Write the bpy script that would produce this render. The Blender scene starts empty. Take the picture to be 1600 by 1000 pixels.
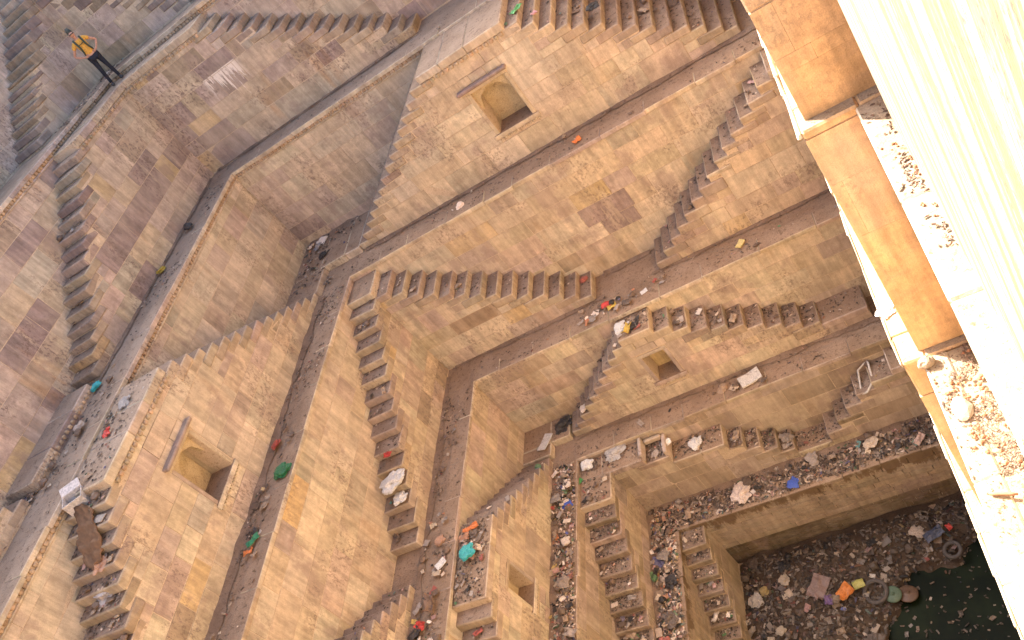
import bpy, math, random
from math import sin, cos, pi, radians, floor
from mathutils import Vector, Matrix, noise as mnoise

rnd = random.Random(7)
S = bpy.context.scene
COL = S.collection

# ------------------------------------------------------------------ camera
cam_d = bpy.data.cameras.new('camera')
cam = bpy.data.objects.new('camera', cam_d)
COL.objects.link(cam)
RX = Vector((0.8183180, 0.0503512, -0.5725560))
RY = Vector((-0.3976255, -0.6697153, -0.6271965))
RZ = Vector((-0.4150296, 0.7409090, -0.5280191))
# camera axes in world space: right, down and forward
right, down, fwd = RX, RY, RZ
M = Matrix((right, -down, -fwd)).transposed().to_4x4()
cam.matrix_world = M
cam_d.sensor_width = 36.0
cam_d.lens = 36.0 * 1374.24 / 1600.0
cam_d.clip_start = 0.02
cam_d.clip_end = 3000
S.camera = cam

# ------------------------------------------------------------------ light
SUN_TO = Vector((-0.735, 0.68, 0.0)).normalized()
EL = radians(39)
world = bpy.data.worlds.new('World')
S.world = world
world.use_nodes = True
wn = world.node_tree
bg = wn.nodes['Background']
sky = wn.nodes.new('ShaderNodeTexSky')
sky.sky_type = 'NISHITA'
sky.sun_disc = False
sky.sun_elevation = EL
sky.sun_rotation = math.atan2(SUN_TO.x, SUN_TO.y)
wn.links.new(sky.outputs[0], bg.inputs[0])
bg.inputs[1].default_value = 0.115
sky.air_density = 0.8
sky.dust_density = 5.0
sky.ozone_density = 0.6
sun_d = bpy.data.lights.new('sun', 'SUN')
sun_d.energy = 5.0
sun_d.angle = radians(0.53)
sun_d.color = (1.0, 0.94, 0.82)
sun = bpy.data.objects.new('sun', sun_d)
COL.objects.link(sun)
sdir = Vector((SUN_TO.x * cos(EL), SUN_TO.y * cos(EL), sin(EL)))
sun.rotation_euler = sdir.to_track_quat('Z', 'Y').to_euler()
sun.location = (0, 0, 40)
S.view_settings.view_transform = 'Standard'
S.view_settings.look = 'None'
S.view_settings.gamma = 1.0
S.view_settings.use_curve_mapping = False
S.view_settings.exposure = 2.7
S.render.engine = 'CYCLES'
S.cycles.max_bounces = 10
S.cycles.diffuse_bounces = 7
S.cycles.use_denoising = True
S.render.filter_size = 1.05

# ------------------------------------------------------------------ levels and planes (metres, camera at the origin)
Z = {-1: 1.2, 0: -2.20, 1: -5.70, 2: -8.84, 3: -12.24, 4: -14.75, 5: -16.84, 6: -19.3}
PA = {-1: 23.9, 0: 21.6, 1: 19.85, 2: 17.3, 3: 15.5, 4: 14.1, 5: 12.65}
PB = {-1: -18.2, 0: -16.4, 1: -14.5, 2: -12.4, 3: -10.75, 4: -9.24, 5: -7.65}
FA = {-1: 22.9, 0: 20.8, 1: 18.2, 2: 16.4, 3: 14.8, 4: 13.5}
FB = {-1: -17.2, 0: -15.6, 1: -13.35, 2: -11.65, 3: -9.9, 4: -8.4, 5: -7.0}
A_END = 0.6          # the long wall runs on behind the near buttress
B_END = -6.0

# ------------------------------------------------------------------ materials
def nt(name):
    m = bpy.data.materials.new(name)
    m.use_nodes = True
    t = m.node_tree
    b = t.nodes['Principled BSDF']
    return m, t, b

class G:
    """tiny node-graph helper"""
    def __init__(s, t): s.t = t
    def n(s, kind, **kw):
        x = s.t.nodes.new(kind)
        for k, v in kw.items(): setattr(x, k, v)
        return x
    def link(s, a, b): s.t.links.new(a, b)
    def setin(s, sock, v):
        if hasattr(v, 'is_output') or isinstance(v, bpy.types.NodeSocket): s.link(v, sock)
        else: sock.default_value = v
    def math(s, op, a, b=0.0, clamp=False):
        x = s.n('ShaderNodeMath', operation=op, use_clamp=clamp)
        s.setin(x.inputs[0], a); s.setin(x.inputs[1], b)
        return x.outputs[0]
    def vmath(s, op, a, b):
        x = s.n('ShaderNodeVectorMath', operation=op)
        s.setin(x.inputs[0], a); s.setin(x.inputs[1], b)
        return x.outputs[0]
    def noise(s, vec, scale, detail=4.0, rough=0.55):
        x = s.n('ShaderNodeTexNoise')
        s.link(vec, x.inputs['Vector'])
        x.inputs['Scale'].default_value = scale
        x.inputs['Detail'].default_value = detail
        x.inputs['Roughness'].default_value = rough
        return x.outputs[0]
    def ramp(s, v, lo, hi, a=0.0, b=1.0):
        x = s.n('ShaderNodeMapRange', interpolation_type='SMOOTHSTEP')
        s.setin(x.inputs[0], v)
        x.inputs[1].default_value = lo; x.inputs[2].default_value = hi
        x.inputs[3].default_value = a; x.inputs[4].default_value = b
        return x.outputs[0]
    def mix(s, f, a, b, mode='MIX'):
        x = s.n('ShaderNodeMix', data_type='RGBA', blend_type=mode)
        s.setin(x.inputs[0], f); s.setin(x.inputs[6], a); s.setin(x.inputs[7], b)
        return x.outputs[2]
    def grey(s, v):
        x = s.n('ShaderNodeCombineColor')
        for i in range(3): s.setin(x.inputs[i], v)
        return x.outputs[0]
    def bump(s, b, h, strength=0.4, dist=0.02):
        x = s.n('ShaderNodeBump')
        x.inputs['Strength'].default_value = strength
        x.inputs['Distance'].default_value = dist
        s.link(h, x.inputs['Height'])
        s.link(x.outputs[0], b.inputs['Normal'])

def c4(c): return (c[0], c[1], c[2], 1.0)

def stone_material(name, lichen=0.5, rust=0.5, pale=0.5, dust=0.0, streak=None, contrast=1.0, drips=None, mauve=1.0):
    m, t, b = nt(name)
    g = G(t)
    at = g.n('ShaderNodeAttribute', attribute_name='tint')
    P = g.n('ShaderNodeNewGeometry').outputs['Position']
    seed = g.math('MULTIPLY', at.outputs['Alpha'], 61.0)
    sv = g.n('ShaderNodeCombineXYZ')
    for i in range(3): g.link(seed, sv.inputs[i])
    PS = g.vmath('ADD', P, sv.outputs[0])
    c = at.outputs['Color']
    n1 = g.noise(PS, 2.2, 6, 0.6)
    c = g.mix(1.0, c, g.grey(g.ramp(n1, 0.28, 0.72, 1 - 0.20 * contrast, 1 + 0.16 * contrast)), 'MULTIPLY')
    # veins inside each stone, leaning
    vv = g.vmath('MULTIPLY', PS, (2.0, 2.0, 9.0))
    n2 = g.noise(vv, 1.0, 3, 0.5)
    c = g.mix(g.ramp(n2, 0.5, 0.75, 0, 0.2), c, (0.30, 0.20, 0.155, 1))
    n7 = g.noise(P, 7.5, 8, 0.68)
    c = g.mix(1.0, c, g.grey(g.ramp(n7, 0.32, 0.68, 0.90, 1.09)), 'MULTIPLY')
    n8 = g.noise(g.vmath('MULTIPLY', P, (13.0, 13.0, 0.9)), 1.0, 5, 0.65)
    c = g.mix(1.0, c, g.grey(g.ramp(n8, 0.3, 0.7, 0.88, 1.1)), 'MULTIPLY')
    wash = g.noise(P, 0.55, 4, 0.6)
    c = g.mix(g.ramp(wash, 0.42, 0.68, 0, 0.45), c, (0.49, 0.40, 0.30, 1))
    # rain streaks that run down the wall
    st = g.vmath('MULTIPLY', P, (4.5, 4.5, 0.45))
    n3 = g.noise(st, 1.0, 5, 0.6)
    c = g.mix(1.0, c, g.grey(g.ramp(n3, 0.3, 0.7, 0.84, 1.14)), 'MULTIPLY')
    st2 = g.vmath('MULTIPLY', P, (1.4, 1.4, 0.3))
    n4 = g.noise(st2, 1.0, 4, 0.6)
    c = g.mix(g.ramp(n4, 0.56, 0.72, 0, 0.5 * rust), c, (0.47, 0.25, 0.10, 1))
    st3 = g.vmath('ADD', g.vmath('MULTIPLY', P, (3.2, 3.2, 0.5)), (9.1, 3.3, 1.7))
    n5 = g.noise(st3, 1.0, 6, 0.65)
    c = g.mix(g.ramp(n5, 0.56, 0.66, 0, 0.8 * pale), c, (0.57, 0.46, 0.34, 1))
    # mauve weathering that spreads over several stones with a ragged edge
    mv = g.noise(g.vmath('ADD', g.vmath('MULTIPLY', P, (1.0, 1.0, 0.75)), (4.0, 7.0, 2.0)), 0.95, 9, 0.66)
    c = g.mix(g.ramp(mv, 0.54, 0.62, 0, 0.45 * mauve), c, (0.29, 0.212, 0.185, 1))
    # lichen specks
    big = g.noise(P, 0.8, 3, 0.5)
    sp = g.noise(g.vmath('MULTIPLY', P, (1.0, 1.0, 0.7)), 16.0, 6, 0.72)
    lm = g.math('MULTIPLY', g.ramp(big, 0.50, 0.62, 0.03, 1.0), g.ramp(sp, 0.50, 0.60))
    c = g.mix(g.math('MULTIPLY', lm, lichen), c, (0.15, 0.103, 0.09, 1))
    fine = g.noise(P, 75.0, 3, 0.7)
    c = g.mix(1.0, c, g.grey(g.ramp(fine, 0.25, 0.75, 0.86, 1.12)), 'MULTIPLY')
    if dust:
        d = g.noise(P, 5.0, 6, 0.65)
        c = g.mix(g.ramp(d, 0.35, 0.65, 0.35 * dust, dust), c, (0.20, 0.150, 0.118, 1))
    if streak:   # lime that ran down from one joint
        x0, x1, z1, z0 = streak
        sp3 = g.n('ShaderNodeSeparateXYZ'); g.link(P, sp3.inputs[0])
        X, ZZ = sp3.outputs[0], sp3.outputs[2]
        q = g.n('ShaderNodeCombineXYZ'); g.link(X, q.inputs[0]); g.link(g.math('MULTIPLY', ZZ, 0.10), q.inputs[2])
        nz = g.noise(q.outputs[0], 9.0, 6, 0.75)
        depth = g.ramp(ZZ, z0, z1, 0.34, 0.56)           # long tongues become rarer downwards
        inx = g.math('MULTIPLY', g.ramp(X, x0 - 0.05, x0 + 0.1), g.ramp(X, x1 - 0.25, x1, 1, 0))
        inz = g.math('MULTIPLY', g.ramp(ZZ, z1 - 0.01, z1 + 0.01, 1, 0), g.ramp(ZZ, z0 - 0.02, z0))
        k = g.math('MULTIPLY', g.math('MULTIPLY', inx, inz), g.ramp(g.math('ADD', nz, depth), 1.02, 1.06))
        c = g.mix(g.math('MULTIPLY', k, 0.9), c, (0.78, 0.70, 0.62, 1))
    if drips:    # dark seepage that ran over the ledge edge and down
        z1, z0 = drips
        sp3 = g.n('ShaderNodeSeparateXYZ'); g.link(P, sp3.inputs[0])
        q = g.n('ShaderNodeCombineXYZ'); g.link(sp3.outputs[0], q.inputs[0]); g.link(sp3.outputs[1], q.inputs[1]); g.link(g.math('MULTIPLY', sp3.outputs[2], 0.3), q.inputs[2])
        nz = g.noise(q.outputs[0], 2.6, 7, 0.7)
        k = g.ramp(g.math('ADD', nz, g.ramp(sp3.outputs[2], z0, z1, -0.25, 0.10)), 0.50, 0.58)
        c = g.mix(g.math('MULTIPLY', k, 0.8), c, (0.13, 0.08, 0.043, 1))
    g.link(c, b.inputs['Base Color'])
    b.inputs['Roughness'].default_value = 0.92
    b.inputs['Specular IOR Level'].default_value = 0.2
    h = g.math('ADD', g.noise(PS, 7.0, 5, 0.6), g.math('MULTIPLY', g.noise(P, 45.0, 4, 0.7), 0.45))
    h = g.math('ADD', h, g.math('MULTIPLY', g.ramp(sp, 0.5, 0.62), -0.25))
    g.bump(b, h, 0.55, 0.022)
    return m

def dirt_material(name, base, dark, paler):  # base colour mottled at random with a darker and a paler tone
    m, t, b = nt(name)
    g = G(t)
    P = g.n('ShaderNodeNewGeometry').outputs['Position']
    n1 = g.noise(P, 1.6, 6, 0.62)
    n2 = g.noise(P, 11.0, 6, 0.7)
    n3 = g.noise(P, 60.0, 3, 0.7)
    c = g.mix(g.ramp(n1, 0.35, 0.68), c4(base), c4(paler))
    c = g.mix(g.ramp(n2, 0.54, 0.66, 0, 0.75), c, c4(dark))
    c = g.mix(1.0, c, g.grey(g.ramp(n3, 0.25, 0.75, 0.75, 1.2)), 'MULTIPLY')
    g.link(c, b.inputs['Base Color'])
    b.inputs['Roughness'].default_value = 0.95
    b.inputs['Specular IOR Level'].default_value = 0.15
    g.bump(b, g.math('ADD', n2, g.math('MULTIPLY', n3, 0.5)), 0.7, 0.03)
    return m

M_STONE = stone_material('sandstone', 0.55, 0.35, 0.55)
M_STONE_TOP = stone_material('weathered_sandstone', 0.7, 0.75, 0.6, 0.0, (-13.7, -12.4, -3.6, -5.05), 1.2)
M_STONE_LOW = stone_material('damp_sandstone', 0.5, 0.25, 0.3, 0.18)
M_STONE_PIT = stone_material('pit_sandstone', 0.4, 0.15, 0.3, 0.12, None, 0.8, (Z[5], Z[5] - .95))
M_STEP = stone_material('step_sandstone', 0.6, 0.2, 0.3, 0.12)
M_PLASTER = stone_material('limewashed_sandstone', 0.3, 0.8, 0.2, 0.0, None, 0.9, None, 0.12)
def sunwall_material():
    m, t, b = nt('streaked_limewash')
    g = G(t)
    P = g.n('ShaderNodeNewGeometry').outputs['Position']
    n1 = g.noise(g.vmath('MULTIPLY', P, (3.0, 7.5, 0.35)), 1.0, 5, 0.6)
    n2 = g.noise(g.vmath('MULTIPLY', P, (3.0, 26.0, 0.8)), 1.0, 4, 0.65)
    n3 = g.noise(g.vmath('MULTIPLY', P, (40.0, 40.0, 22.0)), 1.0, 4, 0.7)
    c = g.mix(g.ramp(n1, 0.41, 0.58, 0, 0.97), (0.235, 0.215, 0.19, 1), (0.165, 0.105, 0.04, 1))
    c = g.mix(g.ramp(n2, 0.50, 0.68, 0, 0.8), c, (0.15, 0.085, 0.03, 1))
    c = g.mix(g.ramp(n3, 0.52, 0.62, 0, 0.9), c, (0.065, 0.05, 0.034, 1))
    g.link(c, b.inputs['Base Color']); b.inputs['Roughness'].default_value = 0.95
    g.bump(b, g.math('ADD', n3, g.math('MULTIPLY', n2, .6)), 0.6, 0.01)
    return m
M_SUNWALL = sunwall_material()
M_MORTAR = dirt_material('mortar', (0.50, 0.39, 0.275), (0.31, 0.225, 0.15), (0.58, 0.465, 0.345))
M_DIRT_HIGH = dirt_material('ledge_dust', (0.30, 0.218, 0.155), (0.14, 0.095, 0.066), (0.38, 0.285, 0.21))
M_TREAD = dirt_material('tread_dust', (0.235, 0.165, 0.118), (0.10, 0.066, 0.046), (0.32, 0.235, 0.175))
M_DIRT = dirt_material('brown_ledge_dust', (0.285, 0.195, 0.13), (0.13, 0.084, 0.056), (0.36, 0.255, 0.175))
M_SAND = dirt_material('sunny_sand', (0.28, 0.205, 0.135), (0.13, 0.07, 0.04), (0.34, 0.27, 0.20))
M_MUD = dirt_material('mud', (0.055, 0.037, 0.026), (0.022, 0.016, 0.012), (0.085, 0.06, 0.043))  # mud colour lowered to add the deep shade of the pit
M_CLOD = dirt_material('clods', (0.19, 0.13, 0.092), (0.08, 0.055, 0.042), (0.28, 0.2, 0.145))
M_RUBBLE = dirt_material('red_rubble', (0.30, 0.13, 0.07), (0.14, 0.05, 0.03), (0.38, 0.19, 0.11))
M_YELLOW = dirt_material('niche_plaster', (0.46, 0.355, 0.21), (0.30, 0.215, 0.12), (0.54, 0.43, 0.27))

def litter_material():
    m, t, b = nt('litter')
    g = G(t)
    oi = g.n('ShaderNodeObjectInfo')
    P = g.n('ShaderNodeTexCoord').outputs['Object']
    n = g.noise(P, 9.0, 4, 0.6)
    n2 = g.noise(P, 3.5, 3, 0.6)
    c = g.mix(1.0, oi.outputs['Color'], g.grey(g.ramp(n, 0.3, 0.7, 0.72, 1.12)), 'MULTIPLY')
    c = g.mix(g.ramp(n2, 0.55, 0.7, 0, 0.5), c, (0.16, 0.12, 0.09, 1))
    g.link(c, b.inputs['Base Color'])
    b.inputs['Roughness'].default_value = 0.5
    g.bump(b, n, 0.4, 0.02)
    return m
M_LIT = litter_material()

def vcol_material(name, rough=0.7):
    m, t, b = nt(name)
    g = G(t)
    at = g.n('ShaderNodeAttribute', attribute_name='tint')
    P = g.n('ShaderNodeNewGeometry').outputs['Position']
    n = g.noise(P, 25.0, 4, 0.6)
    c = g.mix(1.0, at.outputs['Color'], g.grey(g.ramp(n, 0.3, 0.7, 0.7, 1.2)), 'MULTIPLY')
    g.link(c, b.inputs['Base Color'])
    b.inputs['Roughness'].default_value = rough
    return m
M_BITS = vcol_material('small_bits')

def plain(name, col, rough=0.6, nscale=30.0):
    m, t, b = nt(name)
    g = G(t)
    P = g.n('ShaderNodeTexCoord').outputs['Object']
    n = g.noise(P, nscale, 4, 0.6)
    c = g.mix(1.0, c4(col), g.grey(g.ramp(n, 0.3, 0.7, 0.8, 1.15)), 'MULTIPLY')
    g.link(c, b.inputs['Base Color'])
    b.inputs['Roughness'].default_value = rough
    return m

def water_material():
    m, t, b = nt('green_water')
    g = G(t)
    P = g.n('ShaderNodeNewGeometry').outputs['Position']
    n = g.noise(P, 1.3, 5, 0.6)
    c = g.mix(g.ramp(n, 0.4, 0.65), (0.003, 0.0055, 0.002, 1), (0.008, 0.013, 0.0045, 1))
    g.link(c, b.inputs['Base Color'])
    b.inputs['Roughness'].default_value = 0.5
    b.inputs['Specular IOR Level'].default_value = 0.08
    g.bump(b, g.noise(P, 6.0, 3, 0.5), 0.1, 0.01)
    return m
M_WATER = water_material()

# ------------------------------------------------------------------ mesh building
def frame_A(u, v, z): return (u, -v, z)
def frame_B(u, v, z): return (v, -u, z)
def frame_W(x, y, z): return (x, y, z)
FRAMES = {'A': (frame_A, True), 'B': (frame_B, False), 'W': (frame_W, False)}

class MB:
    def __init__(s, side='W'):
        s.f, s.flip = FRAMES[side]
        s.v = []; s.q = []; s.mi = []; s.c = []
    def vert(s, u, v, z, c=(1, 1, 1, 0)):
        s.v.append(s.f(u, v, z)); s.c.append(c); return len(s.v) - 1
    def face(s, ids, mi=0):
        s.q.append(tuple(reversed(ids)) if s.flip else tuple(ids)); s.mi.append(mi)
    def box(s, u0, u1, v0, v1, z0, z1, c=(1, 1, 1, 0), mi=0, top=None):
        i = [s.vert(*p, c) for p in ((u0, v0, z0), (u1, v0, z0), (u1, v1, z0), (u0, v1, z0),
                                     (u0, v0, z1), (u1, v0, z1), (u1, v1, z1), (u0, v1, z1))]
        for k, f in enumerate(((0, 3, 2, 1), (4, 5, 6, 7), (0, 1, 5, 4), (1, 2, 6, 5), (2, 3, 7, 6), (3, 0, 4, 7))):
            s.face([i[j] for j in f], top if (k == 1 and top is not None) else mi)
    def chbox(s, u0, u1, v0, v1, z0, z1, c=(1, 1, 1, 0), ch=0.02, jit=0.0, mi=0, top=None):
        """box with all edges chamfered"""
        ch = min(ch, (u1 - u0) * .3, (v1 - v0) * .3, (z1 - z0) * .3)
        lo = (u0, v0, z0); hi = (u1, v1, z1)
        ids = {}
        for cx in (0, 1):
            for cy in (0, 1):
                for cz in (0, 1):
                    j = [rnd.uniform(-jit, jit) for _ in range(3)]
                    sg = (cx, cy, cz)
                    base = [(hi[a] if sg[a] else lo[a]) + j[a] for a in range(3)]
                    for ax in range(3):
                        p = [base[a] + (0 if a == ax else (-ch if sg[a] else ch)) for a in range(3)]
                        ids[(cx, cy, cz, ax)] = s.vert(*p, c)
        def quad(l, m):
            s.face(l, m)
        for ax in range(3):
            a, b_ = (ax + 1) % 3, (ax + 2) % 3
            for sd in (0, 1):
                l = []
                for (p, q) in ((0, 0), (1, 0), (1, 1), (0, 1)):
                    k = [0, 0, 0]; k[ax] = sd; k[a] = p; k[b_] = q
                    l.append(ids[(k[0], k[1], k[2], ax)])
                if sd == 0: l.reverse()
                quad(l, top if (ax == 2 and sd == 1 and top is not None) else mi)
        for ax in range(3):            # edges along ax
            a, b_ = (ax + 1) % 3, (ax + 2) % 3
            for p in (0, 1):
                for q in (0, 1):
                    k0 = [0, 0, 0]; k0[a] = p; k0[b_] = q
                    k1 = list(k0); k1[ax] = 1
                    l = [ids[(*k0, a)], ids[(*k1, a)], ids[(*k1, b_)], ids[(*k0, b_)]]
                    if (p == q): l.reverse()
                    s.face(l, mi)
        for cx in (0, 1):
            for cy in (0, 1):
                for cz in (0, 1):
                    l = [ids[(cx, cy, cz, 0)], ids[(cx, cy, cz, 1)], ids[(cx, cy, cz, 2)]]
                    if (cx + cy + cz) % 2 == 0: l.reverse()
                    s.face(l, mi)
    def stone(s, u0, u1, z0, z1, vb, vf, c, gap=0.0065, ch=0.005, jit=0.004):
        """a facing block: back, shoulder and face rings"""
        du, dz = u1 - u0, z1 - z0
        ch = min(ch, du * .2, dz * .2)
        j = [(rnd.uniform(-jit, jit), rnd.uniform(-jit, jit)) for _ in range(4)]
        t = [vf + rnd.uniform(-0.004, 0.004) for _ in range(4)]
        cs = ((u0 + gap, z0 + gap), (u0 + gap, z1 - gap), (u1 - gap, z1 - gap), (u1 - gap, z0 + gap))
        sg = ((1, 1), (1, -1), (-1, -1), (-1, 1))
        b = [s.vert(cs[i][0] + j[i][0], vb, cs[i][1] + j[i][1], c) for i in range(4)]
        m = [s.vert(cs[i][0] + j[i][0], t[i] - ch, cs[i][1] + j[i][1], c) for i in range(4)]
        f = [s.vert(cs[i][0] + j[i][0] + sg[i][0] * ch, t[i], cs[i][1] + j[i][1] + sg[i][1] * ch, c) for i in range(4)]
        s.face(f)
        for i in range(4):
            k = (i + 1) % 4
            s.face((m[i], m[k], f[k], f[i])); s.face((b[i], b[k], m[k], m[i]))
    def build(s, name, mats, parent=None, smooth=False):
        me = bpy.data.meshes.new(name)
        me.from_pydata(s.v, [], s.q)
        for m in (mats if isinstance(mats, (list, tuple)) else [mats]): me.materials.append(m)
        if any(s.mi): me.polygons.foreach_set('material_index', s.mi)
        a = me.attributes.new('tint', 'FLOAT_COLOR', 'POINT')
        a.data.foreach_set('color', [x for c in s.c for x in c])
        if smooth: me.polygons.foreach_set('use_smooth', [True] * len(me.polygons))
        me.update()
        o = bpy.data.objects.new(name, me)
        COL.objects.link(o)
        if parent: o.parent = parent
        return o

def tag(o, label, cat, group=None, kind=None):
    o['label'] = label
    if cat: o['category'] = cat
    if group: o['group'] = group
    if kind: o['kind'] = kind
    return o

def thing(name, label, cat, group=None, kind=None):
    o = bpy.data.objects.new(name, None)
    COL.objects.link(o)
    return tag(o, label, cat, group, kind)

def pieces(spec_list, name, mats, parent, draw, limit=300):
    """each piece its own object, the rest beyond the limit joined"""
    spec_list = sorted(spec_list, key=lambda s: -s['size'])
    for sp in spec_list[:limit]:
        mb = MB(sp['side']); draw(mb, sp); mb.build(name, mats, parent)
    rest = spec_list[limit:]
    if rest:
        mb = MB(rest[0]['side'])
        for sp in rest: draw(mb, sp)
        o = mb.build('masonry', mats, parent); o['kind'] = 'stuff'

PAL = {
    'tan': (0.49, 0.398, 0.285), 'cream': (0.54, 0.455, 0.338), 'pink': (0.48, 0.375, 0.300),
    'purple': (0.29, 0.222, 0.198), 'orange': (0.52, 0.385, 0.215), 'grey': (0.42, 0.365, 0.28),
    'stain': (0.30, 0.21, 0.135), 'pit': (0.145, 0.108, 0.068), 'brown': (0.36, 0.28, 0.195), 'lilac': (0.42, 0.335, 0.28),
}
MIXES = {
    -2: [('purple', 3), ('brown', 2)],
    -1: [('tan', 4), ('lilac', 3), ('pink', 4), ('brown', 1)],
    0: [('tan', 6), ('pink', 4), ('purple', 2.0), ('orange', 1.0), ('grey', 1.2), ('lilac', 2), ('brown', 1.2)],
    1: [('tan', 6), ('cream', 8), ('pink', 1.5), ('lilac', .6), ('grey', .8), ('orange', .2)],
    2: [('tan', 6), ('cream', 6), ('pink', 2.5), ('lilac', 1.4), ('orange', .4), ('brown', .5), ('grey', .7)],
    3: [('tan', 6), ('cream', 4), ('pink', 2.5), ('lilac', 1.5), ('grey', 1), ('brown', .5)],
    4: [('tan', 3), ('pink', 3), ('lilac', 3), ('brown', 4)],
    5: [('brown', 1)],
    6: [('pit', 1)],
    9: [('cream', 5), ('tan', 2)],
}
OVERRIDE = {   # stones of a striking colour, where they sit in the walls
    ('B', 1, 'front'): [(-8.73, -8.15, 'orange'), (-8.77, -7.37, 'lilac'), (-7.78, -8.17, 'brown')],
    ('A', 2, 'front'): [(-10.11, -11.31, 'stain'), (-9.06, -11.51, 'orange'), (-12.0, -11.08, 'pink')],
    ('A', 0, 'front'): [(-12.9, -3.4, 'purple'), (-11.32, -4.37, 'lilac'), (-11.7, -3.5, 'pink')],
    ('B', 0, 'front'): [(-20.39, -4.44, 'purple'), (-19.01, -4.36, 'purple'), (-18.06, -4.27, 'purple'), (-18.91, -4.82, 'purple'), (-16.55, -4.48, 'purple'), (-15.05, -4.55, 'lilac')],
    ('B', 0, 'wall'): [(-14.03, -4.03, 'purple'), (-14.67, -3.03, 'purple'), (-11.52, -5.04, 'lilac'), (-11.94, -5.36, 'purple'), (-10.52, -5.28, 'orange')],
    ('A', 2, 'wall'): [(-9.15, -9.76, 'orange'), (-8.8, -10.23, 'lilac'), (-6.7, -10.77, 'cream'), (-5.17, -10.87, 'purple'), (-5.88, -11.19, 'purple')],
    ('A', 1, 'wall'): [(-12.56, -7.67, 'lilac'), (-13.91, -8.07, 'purple')],
    ('B', 1, 'wall'): [(-20.06, -6.58, 'orange'), (-17.14, -6.54, 'lilac'), (-19.48, -8.16, 'lilac')],
    ('A', 3, 'wall'): [(-4.92, -12.8, 'lilac'), (-9.65, -13.59, 'lilac'), (-9.81, -12.65, 'brown')],
}
def special(side, tier, front, p, q, a, b_, t):
    for (u, z_, c) in OVERRIDE.get((side, tier, front), ()):
        if p <= u <= q and a <= z_ <= b_: return (*PAL[c], t[3])
    return t
def tint(tier):
    names, w = zip(*MIXES[tier])
    c = PAL[rnd.choices(names, w)[0]]
    k = rnd.uniform(0.92, 1.08)
    return (c[0] * k * rnd.uniform(.97, 1.03), c[1] * k, c[2] * k * rnd.uniform(.95, 1.05), rnd.random())

def dirt_mat(tier): return M_DIRT_HIGH if tier <= 1 else M_DIRT
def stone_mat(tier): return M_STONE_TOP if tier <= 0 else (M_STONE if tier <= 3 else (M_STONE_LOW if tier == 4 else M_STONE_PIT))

def split(a, b, lo, hi):
    out = []; x = a
    while b - x > 1e-6:
        w = rnd.uniform(lo, hi)
        if b - (x + w) < lo * 0.6: w = b - x
        out.append((x, x + w)); x += w
    return out

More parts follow.
